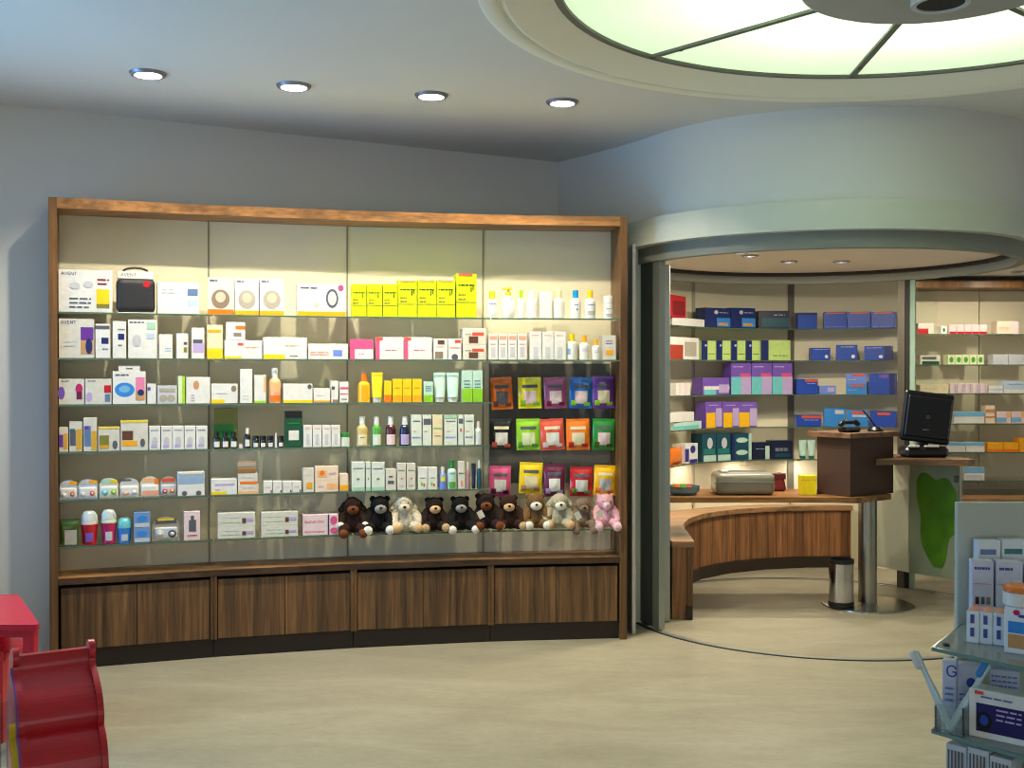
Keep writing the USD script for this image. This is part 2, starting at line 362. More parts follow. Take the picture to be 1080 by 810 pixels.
# ------------------------------------------------------------------ downlights
BULB = emit('halogen_bulb', (1.0, .93, .80), 40.0)
def downlight(x, y, z, label, group, inten, r=.068, rim=.084, up=.07, spread=None, color=WARM, lamp_z=.5, lip=.013, tilt=(0, 0)):
    p = thing('downlight', label, 'downlight', (x, y, z), 0, group)
    obj(p, 'trim_ring', lathe([(r - .006, .0005), (r - .006, -lip), (rim - .008, -lip), (rim - .001, -lip * .25), (rim, .0005), (r - .006, .0005)], 32), plain('trim_chrome', (150, 150, 160), .35, .5), smooth=30)
    obj(p, 'reflector', lathe([(r - .0065, -.002), (r - .0062, .0), (r * .90, up * .2), (r * .88, up * .2), (r - .0095, -.002)], 32), plain('reflector_white', (150, 150, 156), .4, 0.0), smooth=40)
    obj(p, 'shaded_reflector', lathe([(r * .91, up * .2), (r * .80, up), (r * .76, up), (r * .88, up * .2), (r * .91, up * .2)], 32), plain('reflector_shade', (16, 16, 22), .6, 0.0), smooth=40)  # deeper reflector zone coloured near-black to imitate its dark reflection
    obj(p, 'bulb', lathe([(0, up * .86), (r * .45, up * .88), (r * .72, up * .97), (0, up)], 24), BULB, smooth=40)
    l = UsdLux.DiskLight.Define(stage, p + '/lamp_light')
    l.CreateRadiusAttr(r * .4); l.CreateColorAttr(Gf.Vec3f(*color)); l.CreateIntensityAttr(inten)
    l.AddTranslateOp().Set(Gf.Vec3d(0, 0, up * lamp_z))
    if tilt != (0, 0):
        l.AddRotateXYZOp().Set(Gf.Vec3f(tilt[0], tilt[1], 0))
    if spread:
        sh = UsdLux.ShapingAPI.Apply(l.GetPrim()); sh.CreateShapingConeAngleAttr(spread)
for (x, y), w in zip(DOWN, ('leftmost', 'second from the left', 'third from the left', 'rightmost')):
    downlight(x, y, HC, f'recessed ceiling downlight, {w} of the four above the walnut unit', 'downlights above the walnut unit', L_SHELF, spread=46)
for (x, y), w in zip(BLAMP, ('leftmost', 'second from the left', 'third from the left', 'rightmost')):
    downlight(x, y, 2.215, f'small spotlight in the booth ceiling, {w} of four', 'booth ceiling spotlights', L_BOOTH, r=.042, rim=.058, up=.03, lamp_z=-.3, lip=.008)
for x in (3.35, 4.0):
    downlight(x, 8.9, 2.30, 'spotlight in the back room ceiling near the far shelves, ' + ('left' if x < 3.5 else 'right') + ' one', 'back room spotlights', L_FAR, r=.042, rim=.058, up=.03, lamp_z=-.3, lip=.008)

# ------------------------------------------------------------------ walnut shelf unit along the back wall
P = np.array([(-2.299, 5.586), (-1.554, 5.856), (-.852, 6.053), (-.115, 6.2), (.644, 6.287)])
E_ = [(P[i + 1] - P[i]) / np.linalg.norm(P[i + 1] - P[i]) for i in range(4)]
N_ = [np.array([-e[1], e[0]]) for e in E_]
LN = [np.linalg.norm(P[i + 1] - P[i]) for i in range(4)]
def joint(i, v):
    """point at depth v behind front corner i, on the mitre of the two bays"""
    if i == 0: return P[0] + v * N_[0]
    if i == 4: return P[4] + v * N_[3]
    n = N_[i - 1] + N_[i]; n /= np.linalg.norm(n)
    return P[i] + n * v / n.dot(N_[i])
def bay(i, u0, u1, v0, v1, z0, z1, b=.0015):
    m = cbox(u0, u1, v0, v1, z0, z1, b)
    T = np.eye(4); T[:2, 0] = E_[i]; T[:2, 1] = N_[i]; T[:2, 3] = P[i]
    m.apply_transform(T)
    return m
def long_board(v0, v1, z0, z1, i0=0, i1=4):
    return prism([joint(i, v0) for i in range(i0, i1 + 1)] + [joint(i, v1) for i in range(i1, i0 - 1, -1)], z0, z1)
UNIT_H, LEDGE, PLINTH, D = 2.362, .464, .098, .27
SHELF_Z = [1.794, 1.563, 1.33, 1.093, .852, .62]
un = Local('shelf_unit', 'large curved walnut wall unit with lit glass shelves and low cupboards', 'shelf unit', (-.85, 6.1, 0))
un.add('side_panel', bay(0, 0, .04, 0, D, 0, UNIT_H), WALNUT_FRAME)
un.add('side_panel', bay(3, LN[3] - .04, LN[3], 0, D, 0, UNIT_H), WALNUT_FRAME)
for i in range(4):
    u0, u1 = (.04 if i == 0 else .0), (LN[i] - .04 if i == 3 else LN[i])
    un.add('top_board', prism([P[i] + E_[i] * u0, P[i] + E_[i] * u1, joint(i + 1, D) if i < 3 else P[3] + E_[3] * u1 + N_[3] * D, joint(i, D) if i else P[0] + E_[0] * u0 + N_[0] * D], 2.31, UNIT_H), WALNUT_LONG)
    un.add('back_panel', bay(i, u0 - (.0165 if i else 0), u1 + .0165 * (i < 3), D - .012, D - .002, LEDGE, 2.31, .001), BACKPANEL)
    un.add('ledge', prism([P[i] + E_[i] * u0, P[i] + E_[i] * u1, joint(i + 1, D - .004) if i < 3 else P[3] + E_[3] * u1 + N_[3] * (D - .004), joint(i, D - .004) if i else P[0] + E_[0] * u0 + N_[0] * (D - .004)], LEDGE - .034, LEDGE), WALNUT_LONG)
    un.add('ledge_edge_shade', bay(i, u0, u1, -.0015, .0005, LEDGE - .034, LEDGE - .0015, .0004), WALNUT_SHADED)  # thin dark strip in place of the unlit ledge front
    s0, s1 = u0 + (.02 if i else .012), u1 - (.02 if i < 3 else .012)
    mid = (s0 + s1) / 2
    un.add('door', bay(i, s0, mid - .0015, .012, .03, PLINTH + .004, LEDGE - .052), WALNUT)
    un.add('door', bay(i, mid + .0015, s1, .012, .03, PLINTH + .004, LEDGE - .052), WALNUT)
    un.add('plinth', bay(i, u0, u1, .035, .055, 0, PLINTH + .002), DARK_PLINTH)
    if i < 3:
        un.add('stile', bay(i, LN[i] - .017, LN[i] + .0, .004, .05, PLINTH, LEDGE - .034), WALNUT_FRAME)
        un.add('stile', bay(i + 1, 0, .017, .004, .05, PLINTH, LEDGE - .034), WALNUT_FRAME)
        un.add('shelf_upright', bay(i, LN[i] - .005, LN[i] + .003, D - .018, D - .0125, LEDGE, 2.31), plain('upright_grey', (142, 138, 122), .5))
    for k, z in enumerate(SHELF_Z):
        if i == 3 and 2 <= k <= 4:
            continue
        g = un.add('glass_shelf', bay(i, u0 + .003, u1 - .003, .0085, D - .022, z - .008, z, .0008), GLASS)
        un.add('glass_edge', bay(i, u0 + .003, u1 - .003, .0065, .0085, z - .008, z, .0004), GLASS_EDGE, parent=g)
un.add('carcass_back', long_board(D - .001, D + .008, .02, 2.33), DARK_PLINTH)
dp = un.add('display_panel', bay(3, .012, LN[3] - .05, D - .03, D - .014, .86, 1.545), DARKMESH, 'dark grey hanging panel behind the candy bags')
PRODUCTS = [
 ('box','wide white carton with line drawings and yellow photo,top shelf of walnut unit',None,None,[-2.144,5.663,1.794,19.921],[.255,.11,.212],'white',[('t','AVENT',.05,.87,.075,'navy'),('r',.7,.2,.94,.55,'yellow'),('r',.7,.1,.94,.2,'olive'),('l',.2,.3,.4,3,'slate'),('e',.3,.62,.1,.08,'pale'),('e',.55,.66,.09,.08,'pale'),('l',.72,.76,.22,2,'darkred')]),
 ('bagpack','black bag packed in a white card with carry handle,top shelf of walnut unit',None,None,[-1.919,5.745,1.794,19.921],[.177,.12,.239],'black',[]),
 ('box','plain white carton with two bluish blocks,top shelf of walnut unit',None,None,[-1.723,5.816,1.794,19.921],[.207,.11,.163],'white',[('r',.72,.58,.97,.8,'steel'),('r',.72,.25,.97,.47,'paleblue'),('l',.1,.75,.3,2,'pale')]),
 ('box','white carton with round photo beside grey bay seam,top shelf of walnut unit',None,None,[-1.523,5.885,1.794,15.676],[.13,.11,.193],'offwhite',[('e',.5,.42,.36,.26,'taupe'),('e',.5,.47,.2,.14,'skin'),('r',0,0,1,.14,'orange'),('l',.08,.9,.3,1,'slate')]),
 ('box','leftmost of two white cartons with round photo and yellow foot,top shelf of walnut unit',None,'white cartons with round photo and yellow foot',[-1.394,5.922,1.794,15.676],[.125,.11,.191],'white',[('e',.5,.42,.36,.26,'greige'),('e',.5,.47,.2,.14,'skin'),('r',0,0,1,.12,'amber'),('l',.08,.9,.3,1,'slate')]),
 ('box','rightmost of two white cartons with round photo and yellow foot,top shelf of walnut unit',None,'white cartons with round photo and yellow foot',[-1.27,5.956,1.794,15.676],[.127,.11,.194],'white',[('e',.5,.42,.36,.26,'greige'),('e',.5,.47,.2,.14,'skin'),('r',0,0,1,.12,'amber'),('l',.08,.9,.3,1,'slate')]),
 ('box','wide white carton with grey oval device and yellow foot,top shelf of walnut unit',None,None,[-1.019,6.027,1.794,15.676],[.257,.11,.172],'white',[('e',.72,.55,.13,.3,'slate'),('e',.72,.55,.09,.22,'pale'),('r',0,0,1,.14,'amber'),('e',.9,.88,.06,.1,'mauve'),('l',.06,.85,.35,1,'slate'),('e',.4,.35,.05,.08,'skin')]),
 ('box','leftmost of three small yellow-green cartons,top shelf of walnut unit',None,'small yellow-green cartons',[-.826,6.079,1.794,11.28],[.081,.11,.174],'limeyellow',[('l',.1,.72,.8,1,'darkgreen'),('r',0,.34,1,.355,'olive'),('l',.1,.5,.35,2,'olive'),('r',.7,.58,.76,.7,'darkgreen')]),
 ('box','middle of three small yellow-green cartons,top shelf of walnut unit',None,'small yellow-green cartons',[-.743,6.095,1.794,11.28],[.082,.11,.175],'limeyellow',[('l',.1,.72,.8,1,'darkgreen'),('r',0,.34,1,.355,'olive'),('l',.1,.5,.35,2,'olive'),('r',.7,.58,.76,.7,'darkgreen')]),
 ('box','rightmost of three small yellow-green cartons,top shelf of walnut unit',None,'small yellow-green cartons',[-.66,6.112,1.794,11.28],[.082,.11,.177],'limeyellow',[('l',.1,.72,.8,1,'darkgreen'),('r',0,.34,1,.355,'olive'),('l',.1,.5,.35,2,'olive'),('r',.7,.58,.76,.7,'darkgreen')]),
 ('box','leftmost of three taller yellow-green cartons,top shelf of walnut unit',None,'taller yellow-green cartons',[-.568,6.13,1.794,11.28],[.102,.11,.201],'limeyellow',[('l',.1,.72,.8,1,'darkgreen'),('r',0,.34,1,.355,'olive'),('l',.1,.5,.35,2,'olive'),('r',.7,.58,.76,.7,'darkgreen'),('r',.8,.62,.85,.74,'darkgreen'),('r',.1,.96,.9,1,'salmon')]),
 ('box','middle of three taller yellow-green cartons,top shelf of walnut unit',None,'taller yellow-green cartons',[-.465,6.151,1.794,11.28],[.102,.11,.203],'limeyellow',[('l',.1,.72,.8,1,'darkgreen'),('r',0,.34,1,.355,'olive'),('l',.1,.5,.35,2,'olive'),('r',.7,.58,.76,.7,'darkgreen'),('r',.8,.62,.85,.74,'darkgreen'),('r',.1,.96,.9,1,'salmon')]),
 ('box','rightmost of three taller yellow-green cartons,top shelf of walnut unit',None,'taller yellow-green cartons',[-.362,6.171,1.794,11.28],[.103,.11,.205],'limeyellow',[('l',.1,.72,.8,1,'darkgreen'),('r',0,.34,1,.355,'olive'),('l',.1,.5,.35,2,'olive'),('r',.7,.58,.76,.7,'darkgreen'),('r',.8,.62,.85,.74,'darkgreen'),('r',.1,.96,.9,1,'salmon')]),
 ('box','tallest yellow-green carton at the row end,top shelf of walnut unit',None,None,[-.25,6.193,1.794,11.28],[.113,.11,.241],'limeyellow',[('l',.1,.72,.8,1,'darkgreen'),('r',0,.34,1,.355,'olive'),('l',.1,.5,.35,2,'olive'),('r',.7,.58,.76,.7,'darkgreen'),('r',.8,.62,.85,.74,'darkgreen'),('r',.1,.95,.8,1,'coral')]),
 ('bottle','white bottle with flat yellow cap at left end,top shelf of walnut unit',None,None,[-.107,6.221,1.794,6.539],[.066,.06,.149],('white','yellow'),[('l',.2,.7,.6,1,'violet'),('l',.25,.2,.5,2,'pale')]),
 ('pump','rounded white bottle with yellow pump head,top shelf of walnut unit',None,None,[-.016,6.232,1.794,6.539],[.082,.06,.171],('white','yellow'),[('l',.25,.6,.5,1,'lilac')]),
 ('bottle','slim white bottle with lime cap,top shelf of walnut unit',None,None,[.053,6.239,1.794,6.539],[.04,.05,.156],('white','lime'),[]),
 ('bottle','white bottle with white cap next to lime-capped bottle,top shelf of walnut unit',None,None,[.113,6.246,1.794,6.539],[.066,.06,.156],('white','white'),[]),
 ('box','plain bright white carton between white bottles,top shelf of walnut unit',None,None,[.187,6.255,1.794,6.539],[.067,.11,.146],'white',[]),
 ('bottle','white bottle with cream cap left of cyan-capped bottle,top shelf of walnut unit',None,None,[.264,6.264,1.794,6.539],[.072,.06,.157],('white','cream'),[]),
 ('bottle','white bottle with cyan cap,top shelf of walnut unit',None,None,[.359,6.275,1.794,6.539],[.062,.06,.158],('white','cyan'),[('l',.3,.65,.4,1,'blue'),('r',.5,.4,.65,.48,'blue')]),
 ('bottle','white bottle with yellow cap near right end,top shelf of walnut unit',None,None,[.441,6.284,1.794,6.539],[.064,.06,.159],('white','yellow'),[('l',.2,.65,.6,1,'violet'),('l',.2,.3,.6,2,'slate')]),
 ('jar','small white jar with purple print at right end,top shelf of walnut unit',None,None,[.544,6.296,1.794,6.539],[.057,.05,.128],('white','white'),[('l',.2,.6,.6,1,'violet'),('l',.2,.25,.6,2,'slate')]),
 ('box','grey-white carton with purple and skin-tone photo,second shelf of walnut unit',None,None,[-2.185,5.649,1.563,19.921],[.167,.11,.199],'offwhite',[('t','AVENT',.05,.86,.08,'navy'),('r',.62,.45,.98,.78,'purple'),('r',.62,.1,.98,.45,'tan'),('e',.85,.3,.1,.2,'navy'),('l',.15,.4,.35,2,'pale')]),
 ('box','white carton with navy square label,second shelf of walnut unit',None,None,[-2.068,5.691,1.563,19.921],[.072,.11,.173],'white',[('r',.4,.42,.88,.6,'navy'),('r',0,.85,.95,.95,'slate'),('l',.45,.25,.4,1,'steel')]),
 ('box','white carton with tab and navy square,second shelf of walnut unit',None,None,[-1.994,5.718,1.563,19.921],[.066,.1,.188],'white',[('r',.4,.5,.85,.66,'navy'),('l',.4,.76,.5,1,'steel'),('l',.4,.33,.3,1,'slate')]),
 ('box','broad white carton with pale blue corner print,second shelf of walnut unit',None,None,[-1.889,5.756,1.563,19.921],[.141,.11,.2],'white',[('l',.05,.9,.5,1,'slate'),('r',.65,.5,.92,.64,'paleblue'),('r',.65,.75,.95,.92,'mint'),('e',.3,.45,.15,.15,'pale')]),
 ('box','short white carton with blue lettering,second shelf of walnut unit',None,None,[-1.782,5.795,1.563,19.921],[.068,.11,.124],'white',[('l',.45,.4,.45,2,'skyblue')]),
 ('box','short white carton with dark corner marks,second shelf of walnut unit',None,None,[-1.705,5.823,1.563,19.921],[.059,.11,.13],'white',[('r',.62,.55,.9,.66,'slate'),('r',.62,.25,.9,.45,'olive')]),
 ('box','white carton with grey and lavender print,second shelf of walnut unit',None,None,[-1.631,5.849,1.563,19.921],[.064,.11,.16],'white',[('r',.1,.5,.85,.62,'slate'),('r',.1,.2,.95,.5,'lilac')]),
 ('box','yellow and white carton at bay seam,second shelf of walnut unit',None,None,[-1.551,5.878,1.563,15.676],[.081,.11,.176],'cream',[('r',0,0,1,.3,'yellow'),('r',.05,.78,.9,.86,'amber')]),
 ('box','long white carton under small stacked carton,second shelf of walnut unit',None,None,[-1.412,5.917,1.563,15.676],[.194,.11,.098],'white',[('r',0,0,.45,.12,'yellow'),('r',.35,.72,.5,.85,'coral'),('l',.55,.6,.35,1,'amber')]),
 ('box','small white and orange carton stacked on long carton,second shelf of walnut unit',None,None,[-1.45,5.906,1.662,15.676],[.099,.08,.093],'white',[('r',.5,.6,1,.8,'orange'),('r',.4,.2,.8,.4,'taupe')]),
 ('box','large white carton with yellow foot in second bay,second shelf of walnut unit',None,None,[-1.204,5.975,1.563,15.676],[.228,.11,.115],'white',[('r',0,0,.5,.2,'yellow'),('l',.6,.12,.2,1,'slate'),('l',.5,.6,.3,1,'amber')]),
 ('box','long low white carton with blue block,second shelf of walnut unit',None,None,[-.985,6.036,1.563,15.676],[.212,.11,.082],'white',[('r',.62,.2,.85,.6,'periwinkle'),('l',.05,.45,.45,3,'salmon')]),
 ('box','pink carton with white lower front,second shelf of walnut unit',None,None,[-.812,6.081,1.563,11.28],[.125,.11,.108],'rose',[('r',.2,.02,1,.5,'white'),('l',.35,.25,.25,1,'rose')]),
 ('box','leftmost of two white cartons with pink left edge,second shelf of walnut unit',None,'white cartons with pink left edge',[-.664,6.111,1.563,11.28],[.152,.11,.12],'white',[('r',0,0,.14,1,'rose'),('r',0,.85,.25,.98,'coral'),('l',.35,.4,.4,1,'rose')]),
 ('box','rightmost of two white cartons with pink left edge,second shelf of walnut unit',None,'white cartons with pink left edge',[-.512,6.141,1.563,11.28],[.153,.11,.121],'white',[('r',0,0,.14,1,'rose'),('r',0,.85,.25,.98,'coral'),('l',.35,.4,.4,1,'rose')]),
 ('box','white carton with dark brown pictures,second shelf of walnut unit',None,None,[-.392,6.165,1.563,11.28],[.076,.11,.114],'white',[('r',.3,.72,.8,.92,'brown'),('r',.1,.05,.7,.38,'taupe'),('l',.2,.6,.6,1,'salmon')]),
 ('box','white carton with red and grey spots,second shelf of walnut unit',None,None,[-.314,6.181,1.563,11.28],[.074,.11,.114],'white',[('r',.5,.8,.95,.95,'coral'),('r',.1,.55,.9,.6,'salmon'),('e',.5,.12,.25,.15,'slate')]),
 ('box','lower of two stacked white cartons with brown print,second shelf of walnut unit',None,None,[-.206,6.202,1.563,11.28],[.13,.11,.081],'offwhite',[('r',.4,.55,.9,.75,'coral'),('r',.25,.1,.65,.5,'brown'),('l',.1,.6,.25,1,'slate')]),
 ('box','upper of two stacked white cartons with brown print,second shelf of walnut unit',None,None,[-.206,6.202,1.645,11.28],[.13,.11,.091],'offwhite',[('r',.4,.55,.9,.75,'coral'),('r',.25,.1,.65,.5,'brown'),('l',.1,.6,.25,1,'slate')]),
 ('box','leftmost of four slim white cartons with coral tops,second shelf of walnut unit',None,'slim white cartons with coral tops',[-.104,6.221,1.563,6.539],[.051,.11,.139],'white',[('r',.1,.8,.9,.94,'salmon'),('r',.25,.1,.75,.5,'pale'),('l',.2,.6,.6,1,'salmon')]),
 ('box','second of four slim white cartons with coral tops,second shelf of walnut unit',None,'slim white cartons with coral tops',[-.05,6.228,1.563,6.539],[.051,.11,.139],'white',[('r',.1,.8,.9,.94,'salmon'),('r',.25,.1,.75,.5,'pale'),('l',.2,.6,.6,1,'salmon')]),
 ('box','third of four slim white cartons with coral tops,second shelf of walnut unit',None,'slim white cartons with coral tops',[.003,6.234,1.563,6.539],[.052,.11,.14],'white',[('r',.1,.8,.9,.94,'salmon'),('r',.25,.1,.75,.5,'pale'),('l',.2,.6,.6,1,'salmon')]),
 ('box','rightmost of four slim white cartons with coral tops,second shelf of walnut unit',None,'slim white cartons with coral tops',[.057,6.24,1.563,6.539],[.052,.11,.14],'white',[('r',.1,.8,.9,.94,'salmon'),('r',.25,.1,.75,.5,'pale'),('l',.2,.6,.6,1,'salmon')]),
 ('box','leftmost of three tall white cartons with pale blue foot,second shelf of walnut unit',None,'tall white cartons with pale blue foot',[.131,6.248,1.563,6.539],[.066,.11,.156],'white',[('l',.2,.85,.6,1,'salmon'),('r',.3,.05,.7,.45,'palegrey')]),
 ('box','middle of three tall white cartons with pale blue foot,second shelf of walnut unit',None,'tall white cartons with pale blue foot',[.199,6.256,1.563,6.539],[.066,.11,.156],'white',[('l',.2,.85,.6,1,'salmon'),('r',.3,.05,.7,.45,'palegrey')]),
 ('box','rightmost of three tall white cartons with pale blue foot,second shelf of walnut unit',None,'tall white cartons with pale blue foot',[.267,6.264,1.563,6.539],[.066,.11,.156],'white',[('l',.2,.85,.6,1,'salmon'),('r',.3,.05,.7,.45,'palegrey')]),
 ('bottle','white bottle with tall yellow cap,second shelf of walnut unit',None,None,[.338,6.272,1.563,6.539],[.062,.06,.146],('white','yellow'),[('r',.05,.3,.3,.6,'skyblue')]),
 ('bottle','white bottle with amber cap,second shelf of walnut unit',None,None,[.407,6.28,1.563,6.539],[.056,.055,.136],('white','amber'),[('l',.2,.6,.6,2,'lilac')]),
 ('bottle','short white bottle with amber cap,second shelf of walnut unit',None,None,[.473,6.288,1.563,6.539],[.048,.05,.115],('white','amber'),[('l',.2,.6,.6,2,'lilac')]),
 ('box','white carton with amber picture at right end,second shelf of walnut unit',None,None,[.545,6.296,1.563,6.539],[.075,.11,.137],'offwhite',[('r',.25,.2,.8,.4,'amber'),('l',.25,.75,.5,2,'violet')]),
 ('box','white carton with purple leaf and magenta blot,third shelf of walnut unit',None,None,[-2.208,5.64,1.33,19.921],[.12,.11,.128],'offwhite',[('e',.1,.45,.14,.25,'violet'),('e',.8,.62,.14,.2,'magenta'),('r',.7,.2,.92,.5,'plum'),('l',.1,.9,.3,1,'slate')]),
 ('box','white carton with red block at its right edge,third shelf of walnut unit',None,None,[-2.089,5.683,1.33,19.921],[.126,.11,.128],'offwhite',[('r',.72,.45,.98,.75,'crimson'),('r',.75,.1,.95,.4,'steel'),('e',.15,.3,.12,.18,'lilac'),('l',.1,.9,.3,1,'slate')]),
 ('hangbox','white hang-tab carton with blue ring and pink photo,third shelf of walnut unit',None,None,[-1.95,5.734,1.33,19.921],[.16,.11,.166],'white',[('e',.36,.44,.3,.22,'azure'),('e',.36,.46,.17,.11,'skyblue'),('r',.7,.4,.97,.82,'pink'),('r',.7,.12,.97,.4,'tan'),('e',.85,.35,.1,.1,'navy'),('l',.08,.88,.4,1,'slate')]),
 ('box','slim white carton with purple bow mark,third shelf of walnut unit',None,None,[-1.848,5.771,1.33,19.921],[.044,.11,.103],'white',[('e',.2,.75,.2,.1,'violet')]),
 ('box','low carton with silver pattern,third shelf of walnut unit',None,None,[-1.776,5.797,1.33,19.921],[.098,.11,.093],'palegrey',[('r',.1,.65,.9,.85,'greige'),('e',.3,.3,.2,.2,'greige'),('e',.7,.3,.2,.2,'greige')]),
 ('box','slim white and lime carton,third shelf of walnut unit',None,None,[-1.709,5.821,1.33,19.921],[.035,.11,.142],'limewhite',[('r',.6,0,1,1,'lime')]),
 ('box','white carton with brown spot under second bay seam,third shelf of walnut unit',None,None,[-1.631,5.849,1.33,19.921],[.121,.11,.137],'white',[('e',.42,.7,.12,.16,'tan'),('l',.2,.3,.15,3,'lilac')]),
 ('box','low white carton with yellow corner,third shelf of walnut unit',None,None,[-1.505,5.891,1.33,15.676],[.135,.11,.102],'white',[('r',0,0,.5,.2,'yellow'),('e',.85,.75,.1,.16,'taupe'),('l',.2,.5,.4,1,'pale')]),
 ('box','tall plain white carton in second bay,third shelf of walnut unit',None,None,[-1.398,5.921,1.33,15.676],[.063,.06,.179],'white',[('l',.2,.2,.5,2,'palegrey')]),
 ('box','tall white carton with orange edge,third shelf of walnut unit',None,None,[-1.329,5.94,1.33,15.676],[.061,.06,.147],'white',[('r',.8,.4,1,.95,'peach'),('r',0,0,1,.08,'lime')]),
 ('bottle','tall white can with orange swirl,third shelf of walnut unit',None,None,[-1.254,5.961,1.33,15.676],[.064,.06,.184],('peach','white'),[('r',.1,.05,.95,.3,'orange'),('r',.4,.3,.9,.42,'salmon')]),
 ('box','long white carton with yellow base in second bay,third shelf of walnut unit',None,None,[-1.14,5.993,1.33,15.676],[.154,.11,.101],'white',[('r',0,0,1,.14,'yellow'),('e',.9,.85,.07,.12,'slate')]),
 ('box','low white carton with yellow line,third shelf of walnut unit',None,None,[-1.018,6.027,1.33,15.676],[.088,.11,.076],'white',[('r',0,.04,1,.16,'amber'),('l',.2,.5,.5,1,'pale')]),
 ('box','slim white carton with brown base mark,third shelf of walnut unit',None,None,[-.952,6.046,1.33,15.676],[.038,.11,.116],'white',[('r',.05,.6,.5,.75,'slate'),('r',.2,0,1,.14,'taupe')]),
 ('box','slim white carton with pink stripes,third shelf of walnut unit',None,None,[-.904,6.059,1.33,15.676],[.048,.11,.111],'white',[('r',.05,.65,.95,.75,'rose'),('r',.05,.4,.95,.44,'rose'),('l',.2,.15,.6,1,'brown')]),
 ('bottle','gold bottle with orange cap,third shelf of walnut unit',None,None,[-.798,6.084,1.33,11.28],[.066,.06,.157],('gold','orange'),[('r',.25,.1,.75,.8,'amber')]),
 ('tube','yellow tube standing on white cap,third shelf of walnut unit',None,None,[-.729,6.098,1.33,11.28],[.064,.045,.162],('lemon','white'),[]),
 ('box','short yellow-orange carton,third shelf of walnut unit',None,None,[-.673,6.109,1.33,11.28],[.041,.06,.116],'yellow',[('r',0,0,1,.35,'orange')]),
 ('box','leftmost of three yellow-orange cartons,third shelf of walnut unit',None,'yellow-orange cartons',[-.623,6.119,1.33,11.28],[.051,.06,.126],'yellow',[('r',.1,0,1,.3,'amber'),('l',.2,.6,.6,1,'orange')]),
 ('box','middle of three yellow-orange cartons,third shelf of walnut unit',None,'yellow-orange cartons',[-.571,6.13,1.33,11.28],[.051,.06,.126],'yellow',[('r',.1,0,1,.3,'amber'),('l',.2,.6,.6,1,'orange')]),
 ('box','rightmost of three yellow-orange cartons,third shelf of walnut unit',None,'yellow-orange cartons',[-.518,6.14,1.33,11.28],[.051,.06,.126],'yellow',[('r',.1,0,1,.3,'amber'),('l',.2,.6,.6,1,'orange')]),
 ('box','small pale green carton,third shelf of walnut unit',None,None,[-.457,6.152,1.33,11.28],[.052,.06,.111],'icegreen',[('r',0,0,1,.35,'apple'),('l',.2,.75,.6,3,'teal')]),
 ('tube','leftmost of two pale green tubes standing on white caps,third shelf of walnut unit',None,'pale green tubes standing on white caps',[-.393,6.165,1.33,11.28],[.069,.045,.162],('icegreen','white'),[]),
 ('tube','rightmost of two pale green tubes standing on white caps,third shelf of walnut unit',None,'pale green tubes standing on white caps',[-.322,6.179,1.33,11.28],[.07,.045,.162],('icegreen','white'),[]),
 ('box','leftmost of two pale green cartons with bright green base,third shelf of walnut unit',None,'pale green cartons with bright green base',[-.247,6.194,1.33,11.28],[.057,.06,.173],'icegreen',[('r',0,0,1,.42,'apple'),('l',.2,.65,.6,3,'teal')]),
 ('box','rightmost of two pale green cartons with bright green base,third shelf of walnut unit',None,'pale green cartons with bright green base',[-.189,6.206,1.33,11.28],[.057,.06,.173],'icegreen',[('r',0,0,1,.42,'apple'),('l',.2,.65,.6,3,'teal')]),
 ('box','small carton with purple square and yellow side,fourth shelf of walnut unit',None,None,[-2.243,5.628,1.093,19.921],[.043,.11,.123],'offwhite',[('r',0,.2,.45,.7,'purple'),('r',.5,.1,.95,.75,'mustard')]),
 ('box','middle-height carton with slate and yellow blocks,fourth shelf of walnut unit',None,None,[-2.19,5.647,1.093,19.921],[.062,.11,.151],'offwhite',[('r',.05,.2,.5,.7,'slate'),('r',.55,.05,.98,.75,'mustard'),('r',.05,.7,.45,.76,'teal')]),
 ('box','tall carton with blue-grey photo and yellow side,fourth shelf of walnut unit',None,None,[-2.126,5.67,1.093,19.921],[.065,.11,.171],'offwhite',[('r',.05,.15,.55,.75,'steel'),('r',.1,.65,.4,.75,'purple'),('r',.6,.05,.98,.6,'mustard')]),
 ('box','wide carton with olive photo and grey ring,fourth shelf of walnut unit',None,None,[-2.042,5.7,1.093,19.921],[.104,.11,.122],'offwhite',[('r',.05,.2,.5,.65,'olive'),('e',.78,.25,.12,.18,'slate'),('r',0,.92,1,1,'yellow'),('r',.05,.1,.5,.25,'mustard')]),
 ('box','taller wide carton with tan and yellow bands,fourth shelf of walnut unit',None,None,[-1.927,5.742,1.093,19.921],[.133,.11,.154],'offwhite',[('r',.05,.35,.45,.65,'brown'),('r',.05,.15,.6,.32,'amber'),('e',.8,.25,.09,.14,'slate'),('r',0,.93,1,1,'yellow')]),
 ('box','leftmost of five small white cartons with grey script,fourth shelf of walnut unit',None,'small white cartons with grey script',[-1.834,5.776,1.093,19.921],[.055,.09,.123],'white',[('l',.15,.8,.7,1,'slate'),('e',.5,.35,.25,.2,'pale'),('r',.2,.1,.7,.22,'lilac')]),
 ('box','second of five small white cartons with grey script,fourth shelf of walnut unit',None,'small white cartons with grey script',[-1.779,5.796,1.093,19.921],[.056,.09,.122],'white',[('l',.15,.8,.7,1,'slate'),('e',.5,.35,.25,.2,'pale'),('r',.2,.1,.7,.22,'lilac')]),
 ('box','middle of five small white cartons with grey script,fourth shelf of walnut unit',None,'small white cartons with grey script',[-1.725,5.815,1.093,19.921],[.056,.09,.122],'white',[('l',.15,.8,.7,1,'slate'),('e',.5,.35,.25,.2,'pale'),('r',.2,.1,.7,.22,'lilac')]),
